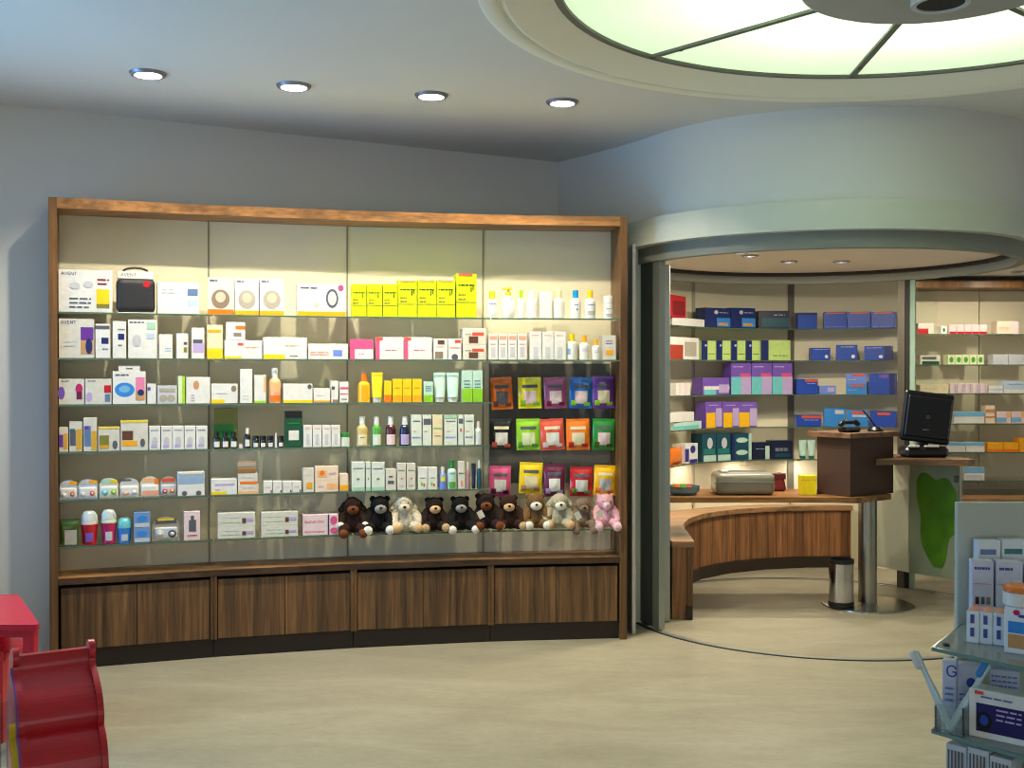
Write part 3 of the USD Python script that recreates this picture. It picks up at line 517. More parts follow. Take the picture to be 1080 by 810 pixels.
 ('box','fourth of five small white cartons with grey script,fourth shelf of walnut unit',None,'small white cartons with grey script',[-1.67,5.835,1.093,19.921],[.056,.09,.121],'white',[('l',.15,.8,.7,1,'slate'),('e',.5,.35,.25,.2,'pale'),('r',.2,.1,.7,.22,'lilac')]),
 ('box','rightmost of five small white cartons with grey script,fourth shelf of walnut unit',None,'small white cartons with grey script',[-1.614,5.855,1.093,19.921],[.057,.09,.12],'white',[('l',.15,.8,.7,1,'slate'),('e',.5,.35,.25,.2,'pale'),('r',.2,.1,.7,.22,'lilac')]),
 ('box','translucent green carton behind three dark bottles,fourth shelf of walnut unit',None,None,[-1.516,5.96,1.093,15.676],[.124,.08,.208],'olive',[('r',0,.2,.85,.6,'green')]),
 ('bottle','leftmost of three dark glass bottles with white labels,fourth shelf of walnut unit',None,'dark glass bottles with white labels',[-1.543,5.88,1.093,15.676],[.041,.05,.086],('darkglass','black'),[('r',.15,.12,.85,.6,'white')]),
 ('bottle','middle of three dark glass bottles with white labels,fourth shelf of walnut unit',None,'dark glass bottles with white labels',[-1.501,5.892,1.093,15.676],[.041,.05,.086],('darkglass','black'),[('r',.15,.12,.85,.6,'white')]),
 ('bottle','rightmost of three dark glass bottles with white labels,fourth shelf of walnut unit',None,'dark glass bottles with white labels',[-1.46,5.903,1.093,15.676],[.041,.05,.085],('darkglass','black'),[('r',.15,.12,.85,.6,'white')]),
 ('box','tiny white carton beside dark bottles,fourth shelf of walnut unit',None,None,[-1.426,5.913,1.093,15.676],[.019,.03,.02],'white',[]),
 ('bottle','dark glass bottle with white dropper,fourth shelf of walnut unit',None,None,[-1.393,5.922,1.093,15.676],[.034,.04,.104],('darkglass','white'),[('r',.15,.12,.85,.6,'white')]),
 ('jar','leftmost of three short dark jars with white labels,fourth shelf of walnut unit',None,'short dark jars with white labels',[-1.351,5.934,1.093,15.676],[.035,.045,.064],('darkglass','black'),[('r',.15,.12,.85,.6,'white')]),
 ('jar','middle of three short dark jars with white labels,fourth shelf of walnut unit',None,'short dark jars with white labels',[-1.315,5.944,1.093,15.676],[.035,.045,.063],('darkglass','black'),[('r',.15,.12,.85,.6,'white')]),
 ('jar','rightmost of three short dark jars with white labels,fourth shelf of walnut unit',None,'short dark jars with white labels',[-1.278,5.954,1.093,15.676],[.035,.045,.063],('darkglass','black'),[('r',.15,.12,.85,.6,'white')]),
 ('stick','thin white roll-on stick between dark jars,fourth shelf of walnut unit',None,None,[-1.251,5.962,1.093,15.676],[.012,.02,.077],'white',[]),
 ('jar','short dark jar beside tall green carton,fourth shelf of walnut unit',None,None,[-1.226,5.969,1.093,15.676],[.03,.04,.062],('darkglass','black'),[('r',.15,.12,.85,.6,'white')]),
 ('box','tall green carton with white label and dark lid,fourth shelf of walnut unit',None,None,[-1.161,5.987,1.093,15.676],[.089,.09,.192],'forest',[('r',.2,.2,.8,.47,'white'),('r',0,.82,1,1,'black'),('l',.15,.65,.7,1,'green')]),
 ('box','leftmost of four narrow white cartons with grey strip,fourth shelf of walnut unit',None,'narrow white cartons with grey strip',[-1.091,6.007,1.093,15.676],[.047,.08,.116],'white',[('r',.35,.1,.7,.6,'palegrey'),('l',.2,.85,.6,1,'salmon')]),
 ('box','second of four narrow white cartons with grey strip,fourth shelf of walnut unit',None,'narrow white cartons with grey strip',[-1.043,6.02,1.093,15.676],[.047,.08,.115],'white',[('r',.35,.1,.7,.6,'palegrey'),('l',.2,.85,.6,1,'salmon')]),
 ('box','third of four narrow white cartons with grey strip,fourth shelf of walnut unit',None,'narrow white cartons with grey strip',[-.995,6.034,1.093,15.676],[.047,.08,.114],'white',[('r',.35,.1,.7,.6,'palegrey'),('l',.2,.85,.6,1,'salmon')]),
 ('box','rightmost of four narrow white cartons with grey strip,fourth shelf of walnut unit',None,'narrow white cartons with grey strip',[-.947,6.047,1.093,15.676],[.048,.08,.114],'white',[('r',.35,.1,.7,.6,'palegrey'),('l',.2,.85,.6,1,'salmon')]),
 ('jar','small white jar with green lid,fourth shelf of walnut unit',None,None,[-.897,6.061,1.093,15.676],[.051,.05,.072],('mintwhite','green'),[]),
 ('bottle','amber-tinted bottle with white cap,fourth shelf of walnut unit',None,None,[-.808,6.082,1.093,11.28],[.061,.05,.158],('honey','white'),[('r',.1,.05,.9,.55,'cream'),('l',.3,.4,.4,1,'brown')]),
 ('bottle','green glass bottle with white cap,fourth shelf of walnut unit',None,None,[-.732,6.097,1.093,11.28],[.054,.05,.158],('leafgreen','white'),[('r',.1,.05,.9,.55,'mintwhite')]),
 ('bottle','dark red bottle with pink label and white cap,fourth shelf of walnut unit',None,None,[-.657,6.112,1.093,11.28],[.059,.05,.157],('maroon','white'),[('r',.1,.05,.9,.55,'palepink')]),
 ('bottle','dark blue bottle with lavender label and white cap,fourth shelf of walnut unit',None,None,[-.582,6.127,1.093,11.28],[.057,.05,.157],('nightblue','white'),[('r',.1,.05,.9,.55,'lilac')]),
 ('box','white carton right of blue bottle,fourth shelf of walnut unit',None,None,[-.521,6.139,1.093,11.28],[.057,.07,.167],'mintwhite',[('l',.15,.78,.7,1,'slate'),('l',.2,.45,.3,1,'salmon'),('l',.1,.25,.8,1,'periwinkle')]),
 ('box','white carton with dark grey block at top,fourth shelf of walnut unit',None,None,[-.464,6.151,1.093,11.28],[.049,.07,.166],'mintwhite',[('r',.1,.68,.95,.88,'slate'),('l',.2,.45,.3,1,'tan')]),
 ('box','cream carton with green lettering,fourth shelf of walnut unit',None,None,[-.408,6.162,1.093,11.28],[.055,.07,.166],'cream',[('l',.1,.55,.8,1,'apple'),('l',.2,.3,.6,1,'tan')]),
 ('box','white-green carton with dark lettering,fourth shelf of walnut unit',None,None,[-.336,6.176,1.093,11.28],[.071,.07,.165],'mintwhite',[('l',.15,.78,.7,1,'slate'),('l',.2,.45,.3,1,'salmon'),('l',.1,.25,.8,1,'periwinkle'),('r',0,.9,1,1,'mint')]),
 ('box','very slim white carton with red spot,fourth shelf of walnut unit',None,None,[-.281,6.187,1.093,11.28],[.029,.07,.165],'mintwhite',[('r',.1,.72,.9,.88,'slate'),('e',.5,.5,.2,.06,'coral')]),
 ('box','white carton next to small clear bottle,fourth shelf of walnut unit',None,None,[-.235,6.196,1.093,11.28],[.055,.07,.165],'mintwhite',[('l',.15,.78,.7,1,'slate'),('l',.2,.45,.3,1,'salmon'),('l',.1,.25,.8,1,'periwinkle')]),
 ('bottle','small clear bottle with white cap,fourth shelf of walnut unit',None,None,[-.184,6.207,1.093,11.28],[.037,.04,.128],('frost','white'),[]),
 ('blister','white soother pack with red spot at far left,fifth shelf of walnut unit',None,None,[-2.223,5.635,.852,19.921],[.085,.05,.097],('paleblue','palegrey'),[('e',.25,.22,.2,.16,'palegrey'),('e',.72,.28,.16,.16,'coral'),('r',.55,.75,.98,.92,'amber')]),
 ('blister','white soother pack with red spot and yellow tag,fifth shelf of walnut unit',None,None,[-2.137,5.666,.852,19.921],[.094,.05,.099],('paleblue','palegrey'),[('e',.25,.22,.2,.16,'palegrey'),('e',.72,.28,.16,.16,'coral'),('r',.55,.75,.98,.92,'amber')]),
 ('blister','soother pack with green and blue soothers,fifth shelf of walnut unit',None,None,[-2.043,5.7,.852,19.921],[.093,.05,.103],('offwhite','mint'),[('e',.3,.3,.25,.2,'aqua'),('e',.75,.3,.2,.18,'apple'),('r',.6,.72,.95,.88,'yellow')]),
 ('blister','soother pack with slate header and grey soothers,fifth shelf of walnut unit',None,None,[-1.95,5.734,.852,19.921],[.096,.05,.098],('offwhite','palegrey'),[('e',.3,.22,.25,.14,'salmon'),('e',.75,.25,.2,.14,'palegrey'),('r',.1,.84,.6,.95,'slate')]),
 ('blister','soother pack with peach header and red base,fifth shelf of walnut unit',None,None,[-1.857,5.767,.852,19.921],[.093,.05,.105],('offwhite','peach'),[('r',.1,.08,.95,.3,'salmon'),('r',.75,.6,.98,.85,'orange')]),
 ('blister','soother pack with grey header and orange soothers,fifth shelf of walnut unit',None,None,[-1.77,5.799,.852,19.921],[.084,.05,.102],('greige','coral'),[('e',.28,.25,.2,.14,'crimson'),('e',.72,.27,.2,.14,'orange')]),
 ('box','white carton with blue speckled upper half,fifth shelf of walnut unit',None,None,[-1.665,5.837,.852,19.921],[.135,.11,.123],'white',[('r',.02,.5,.98,.95,'speckle'),('e',.25,.1,.1,.1,'slate'),('e',.78,.1,.1,.1,'slate'),('r',.1,.9,.9,.97,'cream')]),
 ('box','white carton with yellow base and lilac line,fifth shelf of walnut unit',None,None,[-1.508,5.89,.852,15.676],[.132,.11,.081],'white',[('r',0,0,.6,.2,'yellow'),('r',.15,.6,.9,.7,'lilac'),('l',.15,.3,.2,1,'orange')]),
 ('box','bottom carton of the stack of three,fifth shelf of walnut unit',None,None,[-1.389,5.923,.852,15.676],[.107,.11,.051],'offwhite',[('r',0,0,1,.3,'peach'),('l',.2,.6,.6,1,'lilac')]),
 ('box','middle carton of the stack of three,fifth shelf of walnut unit',None,None,[-1.391,5.923,.903,15.676],[.102,.11,.057],'offwhite',[('r',.1,0,1,.25,'orange'),('l',.2,.6,.6,1,'lilac')]),
 ('box','gold-brown carton topping the stack of three,fifth shelf of walnut unit',None,None,[-1.397,5.921,.96,15.676],[.095,.08,.062],'clay',[('r',0,.05,1,.4,'bronze'),('r',0,.6,1,.9,'greige')]),
 ('box','leftmost of four small white cube cartons with dark corner tick,fifth shelf of walnut unit',None,'small white cube cartons with dark corner tick',[-1.291,5.951,.852,15.676],[.047,.07,.063],'white',[('l',.2,.5,.6,1,'salmon'),('r',.8,.05,.95,.25,'slate')]),
 ('box','second of four small white cube cartons with dark corner tick,fifth shelf of walnut unit',None,'small white cube cartons with dark corner tick',[-1.243,5.964,.852,15.676],[.047,.07,.062],'white',[('l',.2,.5,.6,1,'salmon'),('r',.8,.05,.95,.25,'slate')]),
 ('box','third of four small white cube cartons with dark corner tick,fifth shelf of walnut unit',None,'small white cube cartons with dark corner tick',[-1.194,5.978,.852,15.676],[.048,.07,.06],'white',[('l',.2,.5,.6,1,'salmon'),('r',.8,.05,.95,.25,'slate')]),
 ('box','rightmost of four small white cube cartons with dark corner tick,fifth shelf of walnut unit',None,'small white cube cartons with dark corner tick',[-1.146,5.991,.852,15.676],[.048,.07,.059],'white',[('l',.2,.5,.6,1,'salmon'),('r',.8,.05,.95,.25,'slate')]),
 ('box','tall white carton with orange spot,fifth shelf of walnut unit',None,None,[-1.086,6.008,.852,15.676],[.058,.07,.128],'offwhite',[('r',.3,.15,.8,.4,'amber'),('l',.2,.7,.5,1,'pale')]),
 ('box','lower of two stacked peach cartons,fifth shelf of walnut unit',None,None,[-.994,6.034,.852,15.676],[.124,.11,.063],'palepeach',[('r',.5,.2,.95,.7,'peach'),('l',.15,.5,.2,2,'lilac')]),
 ('box','upper of two stacked peach cartons,fifth shelf of walnut unit',None,None,[-.994,6.034,.915,15.676],[.124,.11,.074],'palepeach',[('r',.1,.2,.5,.7,'peach'),('e',.3,.5,.1,.2,'orange'),('l',.6,.5,.3,2,'lilac')]),
 ('box','small peach carton with orange foot,fifth shelf of walnut unit',None,None,[-.905,6.059,.852,15.676],[.046,.07,.094],'palepeach',[('r',0,.05,1,.35,'amber')]),
 ('box','white-green carton at left of third bay,fifth shelf of walnut unit',None,None,[-.831,6.078,.852,11.28],[.071,.07,.156],'mintwhite',[('l',.12,.76,.76,1,'slate'),('r',.4,.38,.6,.44,'olive'),('r',0,0,1,.12,'mint')]),
 ('box','very slim white-green carton in third bay,fifth shelf of walnut unit',None,None,[-.778,6.088,.852,11.28],[.026,.07,.155],'mintwhite',[('l',.12,.76,.76,1,'slate'),('r',.4,.38,.6,.44,'olive'),('r',0,0,1,.12,'mint')]),
 ('box','white-green carton with lone dark mark,fifth shelf of walnut unit',None,None,[-.726,6.099,.852,11.28],[.072,.07,.152],'mintwhite',[('l',.12,.76,.76,1,'slate'),('r',.4,.38,.6,.44,'olive'),('r',0,0,1,.12,'mint')]),
 ('box','shorter white carton with bold dark mark,fifth shelf of walnut unit',None,None,[-.658,6.112,.852,11.28],[.057,.07,.115],'offwhite',[('r',.3,.6,.7,.68,'slate'),('r',.2,.3,.8,.45,'slate')]),
 ('box','leftmost of two white cartons with olive lettering,fifth shelf of walnut unit',None,'white cartons with olive lettering',[-.601,6.123,.852,11.28],[.049,.07,.145],'offwhite',[('l',.15,.72,.7,1,'olive'),('r',.45,.4,.6,.46,'coral'),('l',.2,.15,.6,1,'pale')]),
 ('box','rightmost of two white cartons with olive lettering,fifth shelf of walnut unit',None,'white cartons with olive lettering',[-.55,6.134,.852,11.28],[.049,.07,.144],'offwhite',[('l',.15,.72,.7,1,'olive'),('r',.45,.4,.6,.46,'coral'),('l',.2,.15,.6,1,'pale')]),
 ('box','leftmost of two white cartons with green and red figures,fifth shelf of walnut unit',None,'white cartons with green and red figures',[-.488,6.146,.852,11.28],[.052,.07,.122],'white',[('r',.1,0,.9,.6,'mintwhite'),('l',.2,.5,.6,1,'slate'),('e',.4,.25,.12,.08,'apple'),('e',.65,.2,.1,.08,'coral')]),
 ('box','rightmost of two white cartons with green and red figures,fifth shelf of walnut unit',None,'white cartons with green and red figures',[-.434,6.157,.852,11.28],[.052,.07,.121],'white',[('r',.1,0,.9,.6,'mintwhite'),('l',.2,.5,.6,1,'slate'),('e',.4,.25,.12,.08,'apple'),('e',.65,.2,.1,.08,'coral')]),
 ('bottle','small blue and yellow bottle with clear cap,fifth shelf of walnut unit',None,None,[-.378,6.168,.852,11.28],[.042,.045,.121],('periwinkle','frost'),[('r',.2,.5,.8,.8,'lemon')]),
 ('bottle','pale bottle with large bright green cap,fifth shelf of walnut unit',None,None,[-.327,6.178,.852,11.28],[.053,.055,.156],('icegreen','green'),[('r',.15,.05,.85,.35,'leafgreen'),('l',.2,.75,.6,1,'steel')]),
 ('box','white carton right of green-capped bottle,fifth shelf of walnut unit',None,None,[-.278,6.188,.852,11.28],[.037,.06,.15],'offwhite',[('l',.1,.55,.8,1,'slate'),('r',.4,.1,.7,.3,'salmon')]),
 ('bottle','pinkish grey tube with pale cap,fifth shelf of walnut unit',None,None,[-.241,6.195,.852,11.28],[.026,.04,.144],('rosegrey','offwhite'),[]),
 ('tube','dark blue tube near the candy display,fifth shelf of walnut unit',None,None,[-.21,6.201,.852,11.28],[.026,.03,.139],('nightblue','black'),[]),
 ('bottle','dark teal bottle with clear cap,fifth shelf of walnut unit',None,None,[-.179,6.208,.852,11.28],[.027,.035,.154],('tealdark','frost'),[]),
 ('pouch','dark green zipped pack with animal picture,lowest shelf of walnut unit',None,None,[-2.219,5.636,.62,19.921],[.089,.05,.134],('darkgreen','greige'),[('r',.25,.05,.9,.6,'greige'),('e',.45,.35,.18,.2,'apple'),('e',.75,.15,.16,.13,'coral')]),
 ('cup','crimson feeding cup with clear dome,lowest shelf of walnut unit',None,None,[-2.131,5.668,.62,19.921],[.085,.1,.169],('crimson','frost'),[]),
 ('cup','magenta feeding cup with lime rim and dome,lowest shelf of walnut unit',None,None,[-2.044,5.7,.62,19.921],[.077,.09,.174],('magenta','limewhite'),[]),
 ('cup','sky blue feeding cup with aqua dome,lowest shelf of walnut unit',None,None,[-1.973,5.725,.62,19.921],[.075,.09,.128],('azure','aqua'),[]),
 ('box','lower of two stacked blue cartons,lowest shelf of walnut unit',None,None,[-1.893,5.754,.62,19.921],[.081,.08,.076],'denim',[('r',.05,.05,.95,.3,'palegrey'),('e',.5,.6,.3,.2,'azure')]),
 ('box','upper of two stacked blue cartons,lowest shelf of walnut unit',None,None,[-1.893,5.754,.696,19.921],[.081,.08,.078],'denim',[('r',.05,.05,.95,.3,'palegrey'),('e',.5,.6,.3,.2,'azure')]),
 ('blister','grey twin soother pack,lowest shelf of walnut unit',None,None,[-1.782,5.795,.62,19.921],[.138,.05,.124],('greige','slate'),[('e',.28,.3,.2,.2,'palegrey'),('e',.72,.3,.2,.2,'slate'),('r',.2,.84,.8,.92,'yellow')]),
 ('box','tall pink carton with grey bottle picture,lowest shelf of walnut unit',None,None,[-1.661,5.838,.62,19.921],[.081,.08,.15],'palepink',[('r',.3,.3,.75,.7,'slate'),('r',.42,.7,.62,.85,'slate'),('l',.2,.15,.6,1,'crimson')]),
 ('box','lower carton of left stack of white-green cartons,lowest shelf of walnut unit',None,None,[-1.447,5.907,.62,15.676],[.193,.11,.06],'offwhite',[('l',.1,.3,.5,1,'apple'),('l',.15,.65,.4,1,'palegrey'),('r',.65,.25,.75,.6,'brown'),('r',.75,.4,.95,.6,'lilac')]),
 ('box','upper carton of left stack of white-green cartons,lowest shelf of walnut unit',None,None,[-1.447,5.907,.68,15.676],[.193,.11,.075],'offwhite',[('l',.1,.3,.5,1,'apple'),('l',.15,.65,.4,1,'palegrey'),('r',.65,.25,.75,.6,'brown'),('r',.75,.4,.95,.6,'lilac')]),
 ('box','lower carton of middle stack of white-green cartons,lowest shelf of walnut unit',None,None,[-1.233,5.967,.62,15.676],[.192,.11,.059],'offwhite',[('l',.1,.3,.5,1,'apple'),('l',.15,.65,.4,1,'palegrey'),('r',.65,.25,.75,.6,'brown'),('r',.75,.4,.95,.6,'lilac')]),
 ('box','upper carton of middle stack of white-green cartons,lowest shelf of walnut unit',None,None,[-1.233,5.967,.679,15.676],[.192,.11,.073],'offwhite',[('l',.1,.3,.5,1,'apple'),('l',.15,.65,.4,1,'palegrey'),('r',.65,.25,.75,.6,'brown'),('r',.75,.4,.95,.6,'lilac')]),
 ('box','lower of two stacked pale pink cartons,lowest shelf of walnut unit',None,None,[-1.025,6.025,.62,15.676],[.189,.11,.046],'palepink',[('l',.05,.45,.55,2,'rose'),('r',.7,0,.74,1,'navy'),('e',.87,.5,.1,.35,'rose')]),
 ('box','upper of two stacked pale pink cartons,lowest shelf of walnut unit',None,None,[-1.025,6.025,.666,15.676],[.189,.11,.064],'palepink',[('l',.05,.45,.55,2,'rose'),('r',.7,0,.74,1,'navy'),('e',.87,.5,.1,.35,'rose')]),
 ('candybag','burnt orange candy bag hanging in the top row of the dark display','candy bag','candy bags on the dark display',[-.051,6.318,1.285,6.539],[.122,.035,.181],['burntorange','slate'],[]),
 ('candybag','lemon yellow candy bag hanging in the top row of the dark display','candy bag','candy bags on the dark display',[.104,6.336,1.29,6.539],[.133,.035,.176],['lemon','palepink'],[]),
 ('candybag','mauve candy bag hanging in the top row of the dark display','candy bag','candy bags on the dark display',[.25,6.353,1.289,6.539],[.126,.035,.177],['mauve','palepink'],[]),
 ('candybag','blue candy bag hanging in the top row of the dark display','candy bag','candy bags on the dark display',[.39,6.369,1.289,6.539],[.131,.035,.177],['blue','palepink'],[]),
 ('candybag','purple candy bag hanging in the top row of the dark display','candy bag','candy bags on the dark display',[.523,6.384,1.289,6.539],[.126,.035,.183],['purple','cream'],[]),
 ('candybag','black candy bag hanging in the middle row of the dark display','candy bag','candy bags on the dark display',[-.059,6.317,1.056,6.539],[.128,.035,.176],['black','white'],[]),
 ('candybag','lime green candy bag hanging in the middle row of the dark display','candy bag','candy bags on the dark display',[.095,6.335,1.055,6.539],[.136,.035,.176],['apple','limewhite'],[]),
 ('candybag','coral red candy bag hanging in the middle row of the dark display','candy bag','candy bags on the dark display',[.234,6.351,1.054,6.539],[.136,.035,.177],['coral','white'],[]),
 ('candybag','orange candy bag hanging in the middle row of the dark display','candy bag','candy bags on the dark display',[.378,6.367,1.053,6.539],[.134,.035,.177],['orange','cream'],[]),
 ('candybag','green candy bag hanging in the middle row of the dark display','candy bag','candy bags on the dark display',[.522,6.384,1.052,6.539],[.129,.035,.178],['green','palepink'],[]),
 ('candybag','pink candy bag hanging in the bottom row of the dark display','candy bag','candy bags on the dark display',[-.067,6.316,.795,6.539],[.122,.035,.171],['rose','white'],[]),
 ('candybag','yellow candy bag hanging in the bottom row of the dark display','candy bag','candy bags on the dark display',[.104,6.336,.809,6.539],[.133,.035,.176],['yellow','cream'],[]),
 ('candybag','dark plum candy bag hanging in the bottom row of the dark display','candy bag','candy bags on the dark display',[.242,6.352,.791,6.539],[.12,.035,.182],['plum','white'],[]),
 ('candybag','red candy bag hanging in the bottom row of the dark display','candy bag','candy bags on the dark display',[.393,6.369,.79,6.539],[.131,.035,.167],['crimson','white'],[]),
 ('candybag','golden yellow candy bag hanging in the bottom row of the dark display','candy bag','candy bags on the dark display',[.527,6.384,.793,6.539],[.129,.035,.172],['golden','palegrey'],[]),
 ('box','red carton on a white pack,top shelf inside round booth',None,None,[1.168,7.913,1.884,59.293],[.289,.1,.153],'crimson',[('r',.15,.1,.9,.75,'darkred')]),
 ('box','flat white pack under the red carton,top shelf inside round booth',None,None,[1.265,8.052,1.83,51.17],[.458,.15,.054],'white',[]),
 ('box','leftmost of two navy cartons with bright blue corner,top shelf inside round booth',None,'navy cartons with bright blue corner',[1.522,8.314,1.83,33.78],[.25,.11,.144],'navy',[('r',.45,.05,1,.5,'azure'),('e',.42,.78,.08,.1,'palegrey'),('l',.55,.75,.35,1,'palegrey'),('r',.5,.1,.9,.25,'tan')]),
 ('box','rightmost of two navy cartons with bright blue corner,top shelf inside round booth',None,'navy cartons with bright blue corner',[1.73,8.426,1.83,22.646],[.219,.11,.151],'navy',[('r',.45,.05,1,.5,'azure'),('e',.42,.78,.08,.1,'palegrey'),('l',.55,.75,.35,1,'palegrey'),('r',.5,.1,.9,.25,'tan')]),
 ('box','navy and teal carton,top shelf inside round booth',None,None,[1.978,8.5,1.83,1.479],[.236,.11,.134],'nightblue',[('r',.1,.1,1,.6,'tealdark'),('l',.5,.75,.35,1,'palegrey')]),
 ('box','royal blue carton standing alone,top shelf inside round booth',None,None,[2.236,8.519,1.83,-1.678],[.146,.11,.121],'royal',[('r',0,.85,1,1,'navy')]),
 ('box','leftmost of three royal blue cartons with red top line,top shelf inside round booth',None,'royal blue cartons with red top line',[2.441,8.496,1.83,-11.38],[.169,.11,.126],'royal',[('r',.1,.88,.9,.97,'coral'),('l',.1,.08,.8,1,'periwinkle')]),
 ('box','middle of three royal blue cartons with red top line,top shelf inside round booth',None,'royal blue cartons with red top line',[2.606,8.451,1.83,-19.421],[.167,.11,.124],'royal',[('r',.1,.88,.9,.97,'coral'),('l',.1,.08,.8,1,'periwinkle')]),
 ('box','rightmost of three royal blue cartons with red top line,top shelf inside round booth',None,'royal blue cartons with red top line',[2.761,8.383,1.83,-27.399],[.166,.11,.12],'royal',[('r',.1,.88,.9,.97,'coral'),('l',.1,.08,.8,1,'periwinkle')]),
 ('box','white carton with brick red lower corner,second shelf inside round booth',None,None,[1.227,8.002,1.59,54.18],[.459,.11,.157],'white',[('r',0,0,.45,.65,'brick'),('r',.5,.15,.9,.8,'greige')]),
 ('box','leftmost of four pale green cartons with navy spine,second shelf inside round booth',None,'pale green cartons with navy spine',[1.442,8.256,1.59,38.417],[.156,.11,.141],'palegreen',[('r',0,0,.42,1,'navy'),('l',.5,.3,.45,1,'darkgreen'),('e',.3,.75,.08,.06,'palegrey')]),
 ('box','second of four pale green cartons with navy spine,second shelf inside round booth',None,'pale green cartons with navy spine',[1.567,8.343,1.59,31.259],[.14,.11,.144],'palegreen',[('r',0,0,.42,1,'navy'),('l',.5,.3,.45,1,'darkgreen'),('e',.3,.75,.08,.06,'palegrey')]),
 ('box','third of four pale green cartons with navy spine,second shelf inside round booth',None,'pale green cartons with navy spine',[1.69,8.408,1.59,24.717],[.13,.11,.146],'palegreen',[('r',0,0,.42,1,'navy'),('l',.5,.3,.45,1,'darkgreen'),('e',.3,.75,.08,.06,'palegrey')]),
 ('box','rightmost of four pale green cartons with navy spine,second shelf inside round booth',None,'pale green cartons with navy spine',[1.811,8.456,1.59,18.601],[.123,.11,.147],'palegreen',[('r',0,0,.42,1,'navy'),('l',.5,.3,.45,1,'darkgreen'),('e',.3,.75,.08,.06,'palegrey')]),
 ('box','wide pale green carton with navy spine,second shelf inside round booth',None,None,[1.993,8.502,1.59,9.766],[.235,.11,.152],'palegreen',[('r',0,0,.25,1,'navy'),('l',.4,.22,.5,1,'darkgreen')]),
 ('box','blue carton with white circle,left of three,second shelf inside round booth',None,None,[2.334,8.513,1.59,-6.321],[.144,.11,.095],'royal',[('l',.15,.85,.75,1,'palegrey'),('e',.8,.3,.09,.14,'white')]),
 ('box','blue carton with white circle,middle of three,second shelf inside round booth',None,None,[2.521,8.477,1.59,-15.253],[.154,.11,.116],'royal',[('l',.2,.85,.65,1,'palegrey'),('e',.8,.25,.09,.12,'white')]),
 ('box','blue carton with white circle,right of three,second shelf inside round booth',None,None,[2.728,8.4,1.59,-25.644],[.193,.11,.106],'royal',[('l',.1,.85,.55,1,'palegrey'),('e',.62,.25,.08,.12,'white'),('r',.75,0,1,1,'navy')]),
 ('box','small white carton with rose stripes,third shelf inside round booth',None,None,[1.216,7.987,1.334,55.064],[.229,.11,.089],'white',[('r',.2,0,.35,1,'palepink'),('r',.6,0,.75,1,'palepink')]),
 ('box','low purple carton with white and green foot,third shelf inside round booth',None,None,[1.506,8.303,1.334,34.688],[.274,.11,.126],'violet',[('r',.05,0,.5,.3,'aqua'),('r',.05,.3,1,.5,'white'),('r',.6,.1,.98,.6,'lilac')]),
 ('box','leftmost of three tall purple cartons with turquoise panel,third shelf inside round booth',None,'tall purple cartons with turquoise panel',[1.715,8.42,1.334,23.406],[.18,.11,.239],'violet',[('r',0,0,.5,.55,'aqua'),('r',.5,0,1,.58,'lilac'),('r',.45,.55,.95,.66,'rose'),('l',.1,.85,.5,1,'lilac')]),
 ('box','middle of three tall purple cartons with turquoise panel,third shelf inside round booth',None,'tall purple cartons with turquoise panel',[1.882,8.478,1.334,15.11],[.167,.11,.24],'violet',[('r',0,0,.5,.55,'aqua'),('r',.5,0,1,.58,'lilac'),('r',.45,.55,.95,.66,'rose'),('l',.1,.85,.5,1,'lilac')]),
 ('box','rightmost of three tall purple cartons with turquoise panel,third shelf inside round booth',None,'tall purple cartons with turquoise panel',[2.044,8.51,1.334,7.324],[.158,.11,.24],'violet',[('r',0,0,.5,.55,'aqua'),('r',.5,0,1,.58,'lilac'),('r',.45,.55,.95,.66,'rose'),('l',.1,.85,.5,1,'lilac')]),
 ('box','dark blue carton with red-white lid line,third shelf inside round booth',None,None,[2.234,8.52,1.334,-1.595],[.164,.11,.114],'royal',[('r',.4,.82,1,.98,'coral'),('l',.5,.7,.4,1,'palegrey')]),
 ('box','small light blue carton,third shelf inside round booth',None,None,[2.386,8.506,1.334,-8.778],[.122,.11,.064],'periwinkle',[('r',.5,.3,.9,.8,'lilac')]),
 ('box','lower of two stacked bright blue cartons,third shelf inside round booth',None,None,[2.588,8.457,1.334,-18.541],[.15,.11,.075],'azure',[('r',.2,.75,.9,.95,'coral'),('l',.1,.4,.4,1,'palegrey')]),
 ('box','upper of two stacked bright blue cartons,third shelf inside round booth',None,None,[2.588,8.457,1.409,-18.541],[.15,.11,.082],'periwinkle',[('r',.3,.75,.9,.95,'coral'),('l',.1,.4,.4,1,'palegrey')]),
 ('box','big square blue carton beside the stack,third shelf inside round booth',None,None,[2.755,8.386,1.334,-27.08],[.187,.11,.157],'royal',[('r',.4,.78,.75,.95,'violet'),('r',.8,0,1,1,'navy')]),
 ('box','lower flat pale carton of left pair,fourth shelf inside round booth',None,None,[1.257,8.042,1.09,51.818],[.405,.14,.055],'icegreen',[('r',0,.1,.9,.5,'aqua')]),
 ('box','upper flat white carton of left pair,fourth shelf inside round booth',None,None,[1.208,7.975,1.148,55.79],[.388,.12,.067],'white',[]),
 ('box','leftmost of three purple cartons with yellow square,fourth shelf inside round booth',None,'purple cartons with yellow square',[1.487,8.29,1.09,35.762],[.172,.11,.192],'violet',[('r',.05,0,.6,.58,'golden'),('r',.62,.05,1,.75,'lilac'),('l',.2,.85,.6,1,'lilac')]),
 ('box','middle of three purple cartons with yellow square,fourth shelf inside round booth',None,'purple cartons with yellow square',[1.629,8.378,1.09,27.925],[.154,.11,.189],'violet',[('r',.05,0,.6,.58,'golden'),('r',.62,.05,1,.75,'lilac'),('l',.2,.85,.6,1,'lilac')]),
